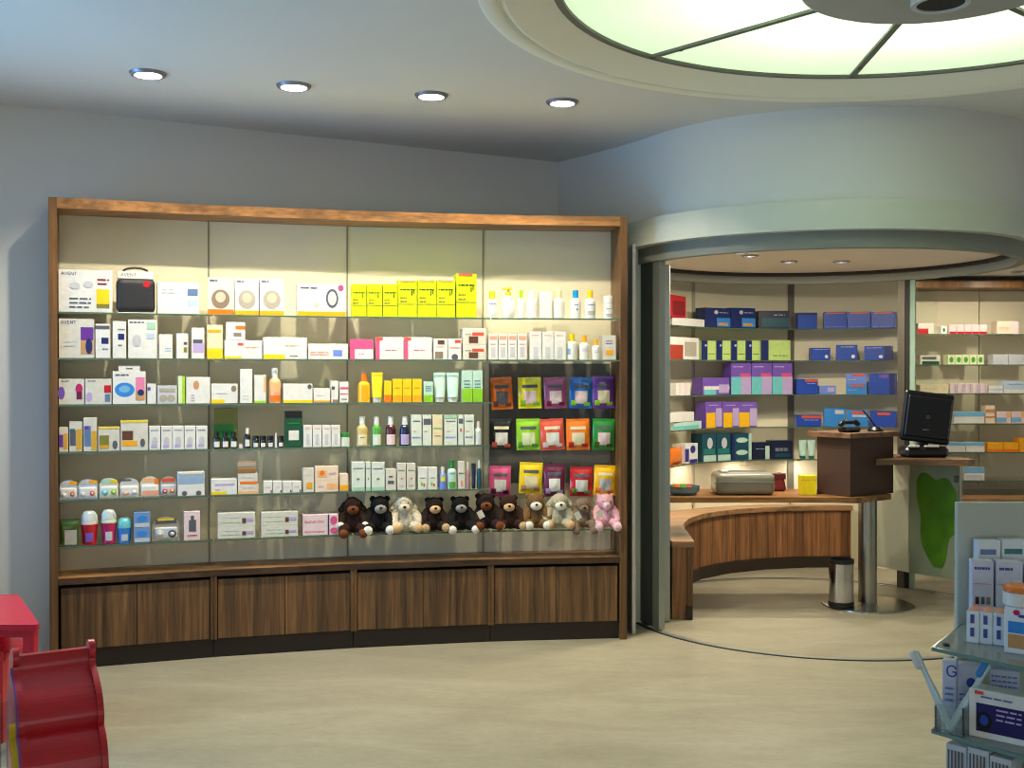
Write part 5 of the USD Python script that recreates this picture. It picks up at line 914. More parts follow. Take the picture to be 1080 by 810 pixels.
def plush(at, H, w, body, muzzle, foot, label, kindname='bear', head=(0, 0), ears='round', tag_side=0, hand=None, splay=1.0, legs_drop=0.0, cat_='plush toy'):
    x, y, z, yaw = at
    p = thing('plush_' + kindname, label, cat_, (x, y, z), yaw, 'plush animals on the lowest shelf')
    s = H / .185
    W_ = w / .15 / s
    hx, lean = head[0] * s, head[1]
    hz = H - .05 * s
    hulls, rad = [], []
    def add(pts, r):
        hulls.append([(a * s, b * s, c * s) for a, b, c in pts]); rad.append([q * s for q in r] if isinstance(r, (list, tuple)) else r * s)
    k = min(1.08, max(.85, W_))
    add([(0, .055, .05), (head[0] * .5, .06, .1)], [.05 * k, .036 * k])                               # trunk
    add([(head[0], .052, hz / s), (head[0], .045, hz / s + .006)], [.049, .047])                       # head
    add([(head[0] * .6, .056, .105), (head[0], .052, hz / s - .02)], [.028, .03])                      # neck
    for sd in (-1, 1):
        add([(sd * .036 * k, .05, .108), (sd * .064 * k, .03, .07), (sd * .058 * k, .008, .048)], [.02, .019, .02])      # arm
        add([(sd * .03 * k, .035, .03), (sd * .05 * k * splay, -.012, .028)], [.03, .025])                 # thigh
        add([(sd * .05 * k * splay, -.012, .028), (sd * .052 * k * splay, -.036, .026 - legs_drop)], [.025, .024])   # foot
        if ears == 'round':
            add([(head[0] + sd * .037, .056, hz / s + .036), (head[0] + sd * .037, .05, hz / s + .036)], [.016, .015])
        elif ears == 'flop':
            add([(head[0] + sd * .036, .052, hz / s + .02), (head[0] + sd * .058, .044, hz / s - .014)], [.012, .016])
        elif ears == 'long':
            add([(head[0] + sd * .03, .055, hz / s + .03), (head[0] + sd * .06, .05, hz / s - .03), (head[0] + sd * .06, .048, hz / s - .05)], [.012, .015, .012])
        elif ears == 'point':
            add([(head[0] + sd * .03, .055, hz / s + .03), (head[0] + sd * .043, .05, hz / s + .048)], [.016, .006])
    m = mf_smooth(hulls, rad, .0075, 8)
    n_ = m.vertex_normals
    m.vertices = m.vertices + n_ * ((meshkit.fbm(m.vertices * 120 + x * 50, 2, 5) - .5) * .006)[:, None]
    vv = m.vertices.copy(); rest = vv[:, 1] > -.016
    vv[rest, 2] = np.maximum(vv[rest, 2], .0012); m.vertices = vv
    obj(p, 'body', m, plush_mat(body), smooth=True)
    hzz = hz
    mz = .031 if kindname != 'pig' else .022
    obj(p, 'muzzle', ell((hx, .004 * s, hzz - .012 * s), (mz * s, .02 * s, .023 * s)), plush_mat(muzzle), smooth=True)
    obj(p, 'nose', ell((hx, -.016 * s, hzz - .004 * s), (.0085 * s, .006 * s, .0065 * s), 1), EYE_M if kindname != 'pig' else plush_mat('palepink'), smooth=True)
    for sd in (-1, 1):
        obj(p, 'eye', ell((hx + sd * .018 * s, .008 * s, hzz + .014 * s), .0048 * s, 1), EYE_M, smooth=True)
        obj(p, 'foot_pad', ell((sd * .052 * k * splay * s, -.049 * s, (.027 - legs_drop) * s), (.0235 * s, .017 * s, .0235 * s)), plush_mat(foot), smooth=True)
        if hand:
            obj(p, 'paw', ell((sd * .058 * k * s, -.004 * s, .047 * s), (.018 * s, .016 * s, .017 * s)), plush_mat(hand), smooth=True)
    if tag_side:
        tg = cbox(-.017, .017, -.0008, .0008, -.022, .022, .0004)
        obj(p, 'paper_tag', moved(tg, (tag_side * .045 * s, -.028 * s, .085 * s), rz=12, ry=tag_side * 28), card('offwhite'))
TOYS = [
 ((-.869, 6.121), 11.3, .186, .165, 'darkbrown', 'russet', 'russet', 'dark brown plush monkey with reddish face and hanging legs, leftmost plush toy', 'monkey', (.0, 0), 'flop', 0, 'white', .9, .02),
 ((-.735, 6.148), 11.3, .188, .135, 'black', 'greymuzzle', 'white', 'black plush bear with pale muzzle, white paws and white foot', 'bear', (.012, 0), 'round', 0, None, 1, .006),
 ((-.586, 6.178), 11.3, .190, .165, 'cream', 'cream', 'beige', 'cream plush lamb sitting between black and brown bears', 'lamb', (-.01, 0), 'flop', 0, None, 1, 0),
 ((-.434, 6.208), 11.3, .176, .135, 'espresso', 'beige', 'sand', 'dark brown plush bear with beige muzzle right of cream lamb', 'bear', (.004, 0), 'round', 0, None, 1, 0),
 ((-.281, 6.238), 11.3, .178, .165, 'black', 'greymuzzle', 'white', 'large black plush bear with white feet stretched forward', 'bear', (-.008, 0), 'round', 0, None, 1.15, .014),
 ((-.137, 6.267), 9.0, .191, .125, 'coffee', 'russet', 'russet', 'dark plush bear with russet muzzle and russet feet', 'bear', (-.012, 0), 'round', -1, None, 1, 0),
 ((-.011, 6.282), 6.5, .180, .145, 'chocolate', 'beige', 'sand', 'chocolate brown plush bear with beige muzzle and sandy feet', 'bear', (-.01, 0), 'round', 0, None, 1.1, 0),
 ((.133, 6.299), 6.5, .188, .125, 'tan', 'white', 'white', 'tan plush lion with white ringed muzzle and white feet', 'lion', (-.004, 0), 'round', 0, None, .9, 0),
 ((.253, 6.313), 6.5, .186, .14, 'silver', 'white', 'beige', 'silver-white plush dog with big white muzzle and black nose', 'dog', (.012, 0), 'flop', 0, None, 1, 0),
 ((.397, 6.329), 6.5, .160, .15, 'taupe', 'taupe', 'taupe', 'taupe plush rabbit with white paper tag and dangling legs', 'rabbit', (.0, 0), 'long', -1, None, 1, .034),
 ((.524, 6.345), 6.5, .180, .15, 'pink', 'palepink', 'palepink', 'pink plush pig with paper tag, rightmost plush toy', 'pig', (.0, 0), 'point', -1, None, .9, .014)]
for (xy, yaw, H, w, b, mz, ft, lab, kn, hd, er, tg, hn, sp, ld) in TOYS:
    plush((xy[0] + .055 * math.sin(math.radians(yaw)), xy[1] - .055 * math.cos(math.radians(yaw)), .6215, yaw), H * 1.04, w * 1.3, b, mz, ft, lab, kn, hd, er, tg, hn, sp, ld)

# ------------------------------------------------------------------ inside the booth
BC = (2.2, 7.3)
bw = Local('wall_booth', 'curved beige shelf wall at the back of the booth', None, (2.2, 8.75, 0))
tag(stage.GetPrimAtPath(bw.path), kind='structure')
A_ = [193, 158, 125.3, 91.35, 58.5]
for a0, a1 in zip(A_[:-1], A_[1:]):
    bw.add('wall_panel', band(BC, 1.45, 1.47, a1 + .2, a0 - .2, 0, 2.30, 10), BACKPANEL, smooth=30)
    wd = .95 if a1 == 91.35 else .45
    bw.add('shelf_upright', band(BC, 1.436, 1.452, a1 - wd, a1 + wd, .5, 2.2, 1), plain('upright_brown', (112, 106, 96), .5) if wd > .5 else plain('upright_light', (176, 170, 152), .5))
bw.add('wall_backing', band(BC, 1.47, 1.5, 60, 193, 0, 2.3, 32), DARK_PLINTH, smooth=30)
bs = Local('booth_shelves', 'five curved glass wall shelves stacked with cartons inside the round booth', 'shelves', (2.2, 8.73, 0))
for k, z in enumerate([1.83, 1.59, 1.334, 1.09, .845]):
    g = bs.add('glass_shelf', band(BC, 1.202, 1.435, 66, 176, z - .008, z, 40), GLASS, smooth=30)
    bs.add('glass_edge', band(BC, 1.199, 1.202, 66, 176, z - .008, z, 40), GLASS_EDGE, parent=g, smooth=30)

for a, w_ in zip((168, 150, 131, 110, 90), ('first', 'second', 'third', 'fourth', 'fifth')):
    q = arc(BC, 1.33, a, a, 1)[0]
    pl = thing('puck_light', f'small round puck light under the lowest glass shelf of the booth, {w_} from the left', 'puck light', (q[0], q[1], .837), 0, 'puck lights under the booth shelf')
    obj(pl, 'housing', lathe([(0, 0), (.032, 0), (.032, -.012), (.026, -.014), (.026, -.010), (0, -.010)], 24), CHROME, smooth=35)
    obj(pl, 'lens', lathe([(0, -.0135), (.0255, -.0135), (.0255, -.0105), (0, -.0105)], 24), BULB, smooth=35)
    l = UsdLux.DiskLight.Define(stage, pl + '/lamp_light')
    l.CreateRadiusAttr(.022); l.CreateColorAttr(Gf.Vec3f(*WARM)); l.CreateIntensityAttr(L_PUCK)
    l.AddTranslateOp().Set(Gf.Vec3d(0, 0, -.018))

bn = Local('corner_bench', 'curved walnut bench cupboard with lit doors along the booth wall', 'bench', (1.3, 7.8, 0))
front_ = [(.965, 6.78), (1.10, 6.78), (1.12, 7.1), (1.13, 7.35), (1.16, 7.6), (1.215, 7.8), (1.27, 7.94), (1.38, 8.14), (1.515, 8.29), (1.69, 8.43), (1.89, 8.53), (2.1, 8.60), (2.33, 8.64), (2.62, 8.64)]
wall_arc = [tuple(q) for q in arc(BC, 1.435, 73, 176, 28)]
poly = sg.Polygon(front_ + wall_arc + [(.80, 7.0), (.965, 6.9)]).buffer(0)
bn.add('bench_top', prism(poly, .44, .475), BENCH_TOP)
inner = poly.buffer(-.03)
# doors follow the front edge, set back a little
fl = sg.LineString(front_[1:]).parallel_offset(.03, 'left')
L_ = fl.length
cuts = [.0, .62, 1.02, 1.43, 1.86, 2.24, L_]
def sub(line, a, b):
    ts = np.linspace(a, b, 9)
    return sg.LineString([line.interpolate(t) for t in ts])
if fl.coords[0][1] > 7.5: fl = sg.LineString(list(fl.coords)[::-1])
for a, b in zip(cuts[:-1], cuts[1:]):
    seg = sub(fl, a + .003, b - .003)
    bn.add('door', prism(seg.buffer(.009, cap_style=2), .085, .432), WALNUT_BENCH, smooth=30)
bn.add('plinth', prism(sub(fl, 0, L_).buffer(.02, cap_style=2), 0, .083), DARK_PLINTH, smooth=30)
bn.add('end_panel', cbox(.968, 1.095, 6.80, 6.825, 0, .439), WALNUT_BENCH)
bn.add('end_panel', cbox(2.60, 2.66, 8.60, 8.63, 0, .439), plain('cream_panel', (196, 188, 160), .5), 'cream end panel')
# consultation desk with podium on a steel foot
dk = Local('consultation_desk', 'brown desk board with box podium on a round steel column inside the booth', 'desk', (2.29, 7.24, 0))
dk.add('desk_board', prism(sg.Polygon([(.80, 6.98), (1.4, 6.99), (2.0, 6.98), (2.13, 6.95), (2.42, 7.18), (2.30, 7.50), (.80, 7.5)]), .686, .72), WALNUT_LONG)
T = np.eye(4); T[:2, 0] = (.82, .574); T[:2, 1] = (-.574, .82); T[:2, 3] = (2.105, 7.0)
def pod(*a):
    m = cbox(*a); m.apply_transform(T); return m
dk.add('podium_body', pod(0, .43, 0, .26, .72, 1.085), DESK_BROWN)
dk.add('podium_top', pod(-.035, .45, -.03, .31, 1.086, 1.118), wood('podium_top', (104, 76, 58), (140, 106, 82), (2, 24, 24), .4))
dk.add('column', rod((2.29, 7.24, .018), (2.29, 7.24, .685), .058, 40), STEEL, smooth=35)
dk.add('foot_plate', lathe([(0, 0), (.29, 0), (.288, .008), (.27, .014), (.07, .02), (0, .02)], 64, (2.29, 7.24, 0)), STEEL, smooth=35)
tb = Local('waste_bin', 'small mirrored steel waste bin with black rim at the column foot', 'bin', (2.085, 7.12, .0178))
bz = .0178
tb.add('bin_body', lathe([(0, bz), (.074, bz), (.076, bz + .01), (.076, bz + .275), (.072, bz + .275), (.07, bz + .02), (0, bz + .02)], 40, (2.085, 7.12, 0)), CHROME, smooth=35)
tb.add('rim', lathe([(.070, bz + .272), (.079, bz + .272), (.079, bz + .298), (.070, bz + .298), (.070, bz + .272)], 40, (2.085, 7.12, 0)), RUBBER, smooth=35)
tb.add('base_band', lathe([(.0765, bz + .001), (.0785, bz + .003), (.0785, bz + .03), (.0765, bz + .032), (.0765, bz + .001)], 40, (2.085, 7.12, 0)), RUBBER, smooth=35)
# things on desk and podium
cs = Local('carry_case', 'grey translucent soft carry case lying on the booth desk', 'case', (1.475, 7.2, .72))
GREYP = plain('smoky_plastic', (128, 126, 112), .25)
q_ = mf_smooth([[(1.29 + a, 7.12 + b, .755 + c) for a in (.03, .34) for b in (0, .16) for c in (0, .072)]], [.033], .015, 4)
cs.add('case_body', q_, GREYP, smooth=True)
cs.add('case_lid', moved(cbox(-.155, .155, -.07, .07, 0, .012, .005), (1.475, 7.2, .852)), plain('case_lid', (104, 104, 98), .3))
cs.add('seam', cat(sweep([(1.275, 7.083, .80), (1.475, 7.081, .802), (1.655, 7.083, .80)], .003, 8)), plain('seam_grey', (88, 88, 80), .4))
cs.add('clasp', cbox(1.33, 1.37, 7.13, 7.17, .862, .876, .004), card('white'))
rd = Local('dark_red_pouch', 'dark red pouch lying behind the grey carry case', 'pouch', (1.72, 7.34, .72))
rd.add('pouch_body', mf_smooth([[(1.68, 7.36, .77), (1.77, 7.35, .77), (1.69, 7.36, .84), (1.75, 7.35, .85)]], [.022], .01, 4).apply_translation((0, 0, -.028)), plain('dark_red', (110, 30, 34), .5), smooth=True)
rd.add('flap', cbox(1.665, 1.785, 7.328, 7.336, .80, .84, .003), plain('dark_red2', (86, 24, 30), .5))
ty = Local('glass_tray', 'small oval glass bowl with coloured packs at the left end of the desk', 'bowl', (1.09, 7.16, .72))
ty.add('bowl', lathe([(0, .722), (.08, .722), (.1, .74), (.105, .775), (.102, .775), (.096, .742), (.075, .728), (0, .728)], 32, (1.09, 7.16, 0)), plain('blue_glass', (96, 132, 150), .1, coat=.6), smooth=35)
for k, (c_, dx) in enumerate((('orange', -.045), ('leafgreen', 0), ('coral', .04))):
    q_ = Local('sachet', f'{ {"orange": "orange", "leafgreen": "green", "coral": "coral"}[c_]} sachet lying in the glass bowl on the desk', 'sachet', (1.09 + dx, 7.15, .74), 'sachets in the glass bowl')
    q_.add('sachet_body', moved(cbox(-.022, .022, -.006, .006, 0, .045, .004), (1.09 + dx, 7.15 + .01 * k, .742), rz=12 * k - 10, rx=-18), card(c_))
    q_.add('seal', moved(cbox(-.022, .022, -.002, .002, .043, .05, .001), (1.09 + dx, 7.15 + .01 * k, .742), rz=12 * k - 10, rx=-18), card('cream'))
ph = Local('desk_phone', 'black telephone handset lying on the podium top', 'telephone', (2.13, 7.12, 1.118))
BLK = plain('gloss_black', (16, 16, 18), .3)
ph.add('cradle', moved(cbox(-.06, .06, -.05, .05, 0, .03, .012), (2.14, 7.14, 1.1185), rz=30), BLK)
ph.add('handset', moved(mf_smooth([[(-.075, 0, .05), (-.055, 0, .062)], [(-.055, 0, .062), (.055, 0, .062)], [(.055, 0, .062), (.075, 0, .05)]], [.017, .012, .017], .006, 4), (2.14, 7.14, 1.118), rz=30), BLK, smooth=True)
ms = Local('desk_microphone', 'black gooseneck microphone on the podium next to the telephone', 'microphone', (2.33, 7.21, 1.118))
ms.add('base', lathe([(0, 1.1185), (.05, 1.1185), (.05, 1.13), (.03, 1.15), (0, 1.152)], 28, (2.33, 7.21, 0)), BLK, smooth=35)
ms.add('stem', sweep([(2.33, 7.21, 1.15), (2.30, 7.21, 1.19), (2.275, 7.21, 1.225), (2.25, 7.21, 1.25)], .005, 8), BLK)

# till desk with frosted green glass front
td = Local('till_desk', 'till desk with white side, frosted glass front with green blot and brown top', 'desk', (2.66, 7.4, 0))
td.add('desk_top', prism(sg.Polygon([(2.285, 7.06), (2.55, 7.05), (2.74, 7.01), (2.84, 6.995), (2.905, 7.06), (2.88, 7.2), (2.62, 7.54), (2.53, 7.50), (2.49, 7.23), (2.30, 7.08)]), .915, .952), wood('till_top', (96, 70, 50), (140, 104, 74), (2, 24, 24), .4))
td.add('side_panel', prism(sg.Polygon([(2.43, 7.76), (2.608, 7.402), (2.622, 7.409), (2.444, 7.767)]), .18, .914), plain('panel_white', (206, 208, 190), .5))
FROST = paint('frosted_glass', (134, 140, 116), .35, .02, 3, .0)
g0, g1 = np.array([2.614, 7.394]), np.array([2.822, 7.114])
dirx = (g1 - g0) / np.linalg.norm(g1 - g0); nrx = np.array([-dirx[1], dirx[0]])
gp = td.add('glass_front', prism(sg.Polygon([g0, g1, g1 + nrx * .01, g0 + nrx * .01]), .18, .914), FROST)
t_ = np.linspace(0, 2 * math.pi, 61)[:-1]
rr = 1 + .18 * np.sin(3 * t_ + .6) + .09 * np.sin(5 * t_ + 2)
bl_ = sg.Polygon(np.c_[(.205 + .15 * rr * np.cos(t_)), .57 + .29 * rr * np.sin(t_)]).intersection(sg.box(.055, .24, .34, .86))
m_ = trimesh.creation.extrude_polygon(bl_, .002, engine='earcut')
m_.apply_transform(np.array([[dirx[0], 0, dirx[1], g0[0] - nrx[0] * .0005], [dirx[1], 0, -dirx[0], g0[1] - nrx[1] * .0005], [0, 1, 0, 0], [0, 0, 0, 1]], float)); m_.fix_normals()
td.add('green_print', m_, paint('green_film', (74, 118, 20), .35, .25, 9, 0), 'soft-edged leaf-green blot', parent=gp)
for zz in (.27, .80):
    c_ = g0 + dirx * .335
    td.add('glass_clamp', cbox(c_[0] - .012, c_[0] + .012, c_[1] - .018, c_[1] + .006, zz, zz + .04, .004), ALU_DARK, parent=gp)
lg = g1 + nrx * .05 - dirx * .02
td.add('leg', rod((lg[0], lg[1], 0), (lg[0], lg[1], .915), .011, 16), STEEL, smooth=35)
td.add('leg', rod((2.47, 7.66, 0), (2.47, 7.66, .915), .012, 16), STEEL, smooth=35)
td.add('modesty_panel', prism(sg.Polygon([(2.444, 7.767), (2.86, 7.40), (2.87, 7.20), (2.882, 7.20), (2.872, 7.41), (2.45, 7.78)]), .2, .914), plain('panel_white', (206, 208, 190), .5))
mo = Local('monitor', 'black computer monitor seen from behind on the till desk', 'monitor', (2.62, 7.25, .952))
SCR = plain('monitor_black', (20, 20, 23), .35)
mm = cat(cbox(-.163, .163, -.02, .012, 0, .325, .012), cbox(-.145, .145, -.035, -.018, .03, .295, .015))
mo.add('screen_housing', moved(mm, (2.652, 7.25, 1.045), ry=7, rz=3), SCR)
mo.add('stand', cbox(2.63, 2.69, 7.262, 7.29, .96, 1.2, .006), SCR)
mo.add('base', cbox(2.51, 2.79, 7.17, 7.33, .9525, 1.022, .02), SCR)
mo.add('logo', moved(ring((0, 0), .007, .011, 0, .001), (2.667, 7.2125, 1.21), rx=90), plain('logo_grey', (120, 120, 124), .4))
mo.add('lettering', moved(cbox(-.02, .02, -.001, .001, 0, .007, .0003), (2.652, 7.214, 1.125)), plain('logo_grey', (120, 120, 124), .4))
mo.add('bright_gap', cbox(2.53, 2.595, 7.16, 7.18, 1.02, 1.032, .003), plain('gap_white', (220, 222, 220), .4))  # white bars added for the bright gaps between screen and base
mo.add('bright_gap', cbox(2.63, 2.72, 7.16, 7.18, 1.02, 1.032, .003), plain('gap_white', (220, 222, 220), .4))

# ------------------------------------------------------------------ shelf unit in the back room
fu = Local('back_room_shelves', 'walnut framed shelf unit with glass shelves in the room behind the booth', 'shelf unit', (3.9, 9.5, 0))
fu.add('top_board', cbox(3.25, 4.85, 9.28, 9.70, 2.20, 2.255), WALNUT_FRAME)
for a, b in ((3.25, 4.005), (4.012, 4.85)):
    fu.add('back_panel', cbox(a, b, 9.66, 9.70, .5, 2.2), BACKPANEL)
fu.add('side_panel', cbox(3.21, 3.25, 9.28, 9.70, 0, 2.255), WALNUT_FRAME)
fu.add('side_panel', cbox(4.85, 4.89, 9.28, 9.70, 0, 2.255), WALNUT_FRAME)
for z in (1.82, 1.567, 1.33, 1.08, .843, .608):
    g = fu.add('glass_shelf', cbox(3.252, 4.848, 9.292, 9.655, z - .008, z, .001), GLASS)
    fu.add('glass_edge', cbox(3.252, 4.848, 9.289, 9.292, z - .008, z, .0006), GLASS_EDGE, parent=g)
fu.add('bench_top', prism(sg.Polygon([(3.25, 9.0), (3.7, 9.0), (4.2, 8.9), (4.85, 8.88), (4.85, 9.28), (3.25, 9.28)]), .45, .49), BENCH_TOP)
for a, b in ((3.25, 3.78), (3.79, 4.31), (4.32, 4.85)):
    fu.add('door', cbox(a, b, 9.05, 9.07, .08, .448), WALNUT_BENCH)
fu.add('plinth', cbox(3.25, 4.85, 9.1, 9.12, 0, .08), DARK_PLINTH)

# ------------------------------------------------------------------ glass gondola in the right foreground
go = Local('display_stand', 'free-standing pale panel with clear glass shelves at the lower right', 'display stand', (1.4, 2.6, 0))
go.add('panel', cbox(1.062, 1.85, 2.68, 2.70, .02, 1.174), GREYPANEL)
go.add('foot', cbox(1.06, 1.85, 2.4, 2.9, 0, .02, .004), ALU)
SHP = [(.918, 2.45), (1.22, 2.02), (1.85, 1.9), (1.85, 2.678), (1.075, 2.678)]
GLASS_B = pane('blue_glass_shelf', (.86, .94, .93), ior=1.22, painted_sheen=.4)  # pale diffuse share painted in for the bright ceiling mirrored in the shelf
for z in (.884, .704, .55):
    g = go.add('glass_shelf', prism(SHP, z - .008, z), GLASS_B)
    go.add('glass_edge', prism(sg.LineString([(1.85, 1.898), (1.219, 2.0185), (.9165, 2.45), (1.074, 2.68)]).buffer(.0014, cap_style=2, join_style=2), z - .0081, z + .0001), plain('edge_teal', (104, 136, 128), .15), parent=g)
go.add('shelf_clip', cbox(.945, .957, 2.455, 2.467, .874, .890, .002), RUBBER)

def carton(x, y, z, yaw, w, d, h, col, label, pr, group=None, top=None):
    p = thing('carton', label, 'carton', (x, y, z), yaw, group)
    obj(p, 'carton_body', cbox(-w / 2, w / 2, 0, d, 0, h, .0014), card(col))
    if top:
        obj(p, 'carton_top', cbox(-w / 2 + .002, w / 2 - .002, .002, d - .002, h - .0002, h + .0006, .0003), card(top))
    prints(p, pr, w, h)
PALE_LAV = 'lavpale'
PAL['lavpale'] = (206, 212, 236); PAL['whiteblue'] = (222, 230, 238); PAL['inkblue'] = (58, 74, 150); PAL['deepnavy'] = (34, 28, 92)
for k, w_ in enumerate(('left', 'middle', 'right')):
    carton(1.020 + .0235 * k, 2.487 - .0135 * k, .8845, -30, .026, .07, .07, 'whiteblue', f'small white carton with orange top, {w_} of three on the glass stand', [('r', .3, .62, .62, .9, 'inkblue'), ('r', .3, .2, .62, .48, 'inkblue')], 'small orange-topped cartons on the stand', 'salmon')
carton(1.083, 2.585, .8845, -12, .047, .04, .165, 'lavpale', 'tall lavender carton at left with three dark pictures and maroon foot', [('l', .12, .88, .7, 1, 'inkblue'), ('r', .15, .40, .33, .5, 'maroon'), ('r', .42, .40, .58, .5, 'slate'), ('r', .66, .40, .84, .5, 'taupe'), ('r', .1, .1, .85, .14, 'maroon'), ('r', .08, .68, .9, .685, 'coral'), ('r', .08, .3, .9, .305, 'coral')], None, 'white')
carton(1.139, 2.574, .8845, -12, .058, .04, .165, 'lavpale', 'tall lavender carton with thin red lines behind the tin', [('l', .12, .88, .5, 1, 'inkblue'), ('r', .08, .68, .9, .685, 'coral'), ('r', .62, .4, .95, .75, 'whiteblue')], None, 'white')
carton(1.199, 2.56, .8845, -12, .055, .04, .16, 'lavpale', 'tall lavender carton cut by the right picture edge', [('l', .12, .88, .5, 1, 'inkblue')], None, 'white')
carton(1.118, 2.633, .8845, -5, .052, .035, .205, 'whiteblue', 'white carton with blue bar at the back of the stand', [('r', .1, .84, .8, .9, 'steel'), ('l', .1, .7, .8, 1, 'pale')])
carton(1.176, 2.630, .8845, -5, .058, .035, .207, 'whiteblue', 'white carton with teal bar at the back of the stand', [('r', .1, .84, .8, .9, 'teal'), ('l', .1, .7, .8, 1, 'pale')])
carton(1.085, 2.376, .8845, -40, .085, .07, .098, 'whiteblue', 'white carton with blue and sand picture under the tin', [('r', .1, .45, .95, .7, 'azure'), ('r', .1, .12, .95, .42, 'tan'), ('e', .3, .9, .08, .06, 'magenta'), ('r', .35, .8, .9, .86, 'inkblue')])
tn = Local('round_tin', 'white round tin with orange lid on top of a carton', 'tin', (1.098, 2.415, .983))
tn.add('tin_body', lathe([(0, .9832), (.038, .9832), (.040, .986), (.040, 1.012), (.037, 1.014), (0, 1.014)], 32, (1.098, 2.415, 0)), card('white'), smooth=35)
tn.add('lid', lathe([(0, 1.0142), (.0395, 1.0142), (.0395, 1.022), (.036, 1.025), (0, 1.025)], 32, (1.098, 2.415, 0)), card('orange'), smooth=35)
carton(1.027, 2.365, .7045, -43, .128, .05, .103, 'white', 'white carton with navy picture panel and orange corner, lower glass shelf', [('r', .12, .14, .9, .72, 'deepnavy'), ('e', .25, .36, .13, .2, 'black'), ('e', .25, .38, .07, .11, 'royal'), ('l', .45, .62, .4, 3, 'lilac'), ('l', .2, .84, .5, 1, 'steel'), ('r', .1, .9, .24, .97, 'coral')])
carton(.985, 2.53, .7045, -28, .03, .03, .13, 'lavpale', 'slim lavender carton with blue letter G behind the toothbrushes', [('t', 'G', .22, .72, .2, 'royal'), ('l', .2, .5, .6, 3, 'periwinkle')])
carton(1.035, 2.545, .7045, -25, .05, .04, .115, 'lavpale', 'lavender carton with blue round mark behind the toothbrushes', [('e', .6, .66, .2, .1, 'royal'), ('l', .1, .4, .8, 3, 'periwinkle')])
carton(1.105, 2.52, .7045, -25, .062, .04, .11, 'lavpale', 'lavender striped carton behind the navy picture carton', [('l', .06, .85, .88, 7, 'periwinkle')])
for k in range(3):
    carton(.965 + .031 * k, 2.44 - .04 * k, .5505, -48, .046, .05, .122 + .005 * (k % 2), 'palegrey', f"grey striped carton on the bottom glass shelf, {['leftmost', 'middle', 'rightmost'][k]} of three", [('r', .1 + .17 * j, .05, .17 + .17 * j, .9, 'slate') for j in range(5)], 'grey cartons on the bottom glass shelf')
CLEAR = pane('clear_acrylic', (.95, .98, .985), (1, 1, 1), 1.25, .05, painted_sheen=.06)
cu = Local('acrylic_holder', 'clear acrylic holder for two toothbrushes on the lower glass shelf', 'holder', (.965, 2.43, .704))
cu.add('cup', moved(cat(cbox(-.03, .03, -.02, -.018, 0, .06, .0005), cbox(-.03, .03, .018, .02, 0, .06, .0005), cbox(-.03, -.028, -.018, .018, 0, .06, .0005), cbox(.028, .03, -.018, .018, 0, .06, .0005), cbox(-.032, .032, -.022, .022, 0, .004, .001)), (.952, 2.432, .7045), rz=-40), CLEAR)
BRUSH = plain('brush_pale', (188, 214, 222), .2, coat=.5)
for lab, a, b in (('pale translucent toothbrush leaning left in the acrylic holder', (.95, 2.43, .713), (.885, 2.46, .868)), ('pale translucent toothbrush leaning right with blue head in the acrylic holder', (.945, 2.425, .713), (1.025, 2.42, .85))):
    a, b = np.array(a), np.array(b)
    tbr = Local('toothbrush', lab, 'toothbrush', a)
    tbr.add('handle', mf_smooth([[a, a + (b - a) * .45], [a + (b - a) * .45, a + (b - a) * .7], [a + (b - a) * .7, b]], [[.0075, .0085], [.0085, .006], [.006, .0075]], .004, 3), BRUSH, smooth=True)
    nrm = np.cross(b - a, (0, 1, 0)); nrm /= np.linalg.norm(nrm)
    tbr.add('bristles', mf_smooth([[b + nrm * .007, b + nrm * .007 - (b - a) * .15]], [.008], .004, 2), card('azure' if 'blue' in lab else 'frost'), smooth=True)

# ------------------------------------------------------------------ red children's furniture at the lower left
RED = plain('red_lacquer', (186, 24, 36), .32, coat=.3)
RED2 = plain('red_table', (196, 24, 52), .35, coat=.2)
tb2 = Local('play_table', 'red wooden children\'s table at the left wall', 'table', (-2.2, 4.8, 0))
tb2.add('tabletop', prism(sg.Polygon([(-2.76, 4.42), (-1.875, 4.42), (-1.875, 4.44), (-2.21, 5.02), (-2.76, 5.02)]).buffer(.006), .475, .497), RED2)
tb2.add('apron', cbox(-2.70, -1.90, 4.45, 4.47, .437, .475), RED2)
tb2.add('apron', cbox(-2.70, -2.26, 4.97, 4.99, .415, .475), RED2)
for (x, y) in ((-1.91, 4.46), (-2.25, 4.97), (-2.71, 4.46), (-2.71, 4.97)):
    tb2.add('leg', cbox(x - .025, x + .02, y - .02, y + .025, 0, .475, .004), RED2)
st2 = Local('play_stool', 'red children\'s stool tucked under the table', 'stool', (-2.15, 4.6, 0))
st2.add('seat', cbox(-2.36, -2.03, 4.5, 4.8, .33, .355, .006), RED2)
st2.add('backrest', cbox(-2.36, -2.03, 4.47, 4.49, .12, .38, .006), RED2)
for (x, y) in ((-2.34, 4.52), (-2.06, 4.52), (-2.34, 4.78), (-2.06, 4.78)):
    st2.add('leg', cbox(x - .018, x + .018, y - .018, y + .018, 0, .33, .004), RED2)

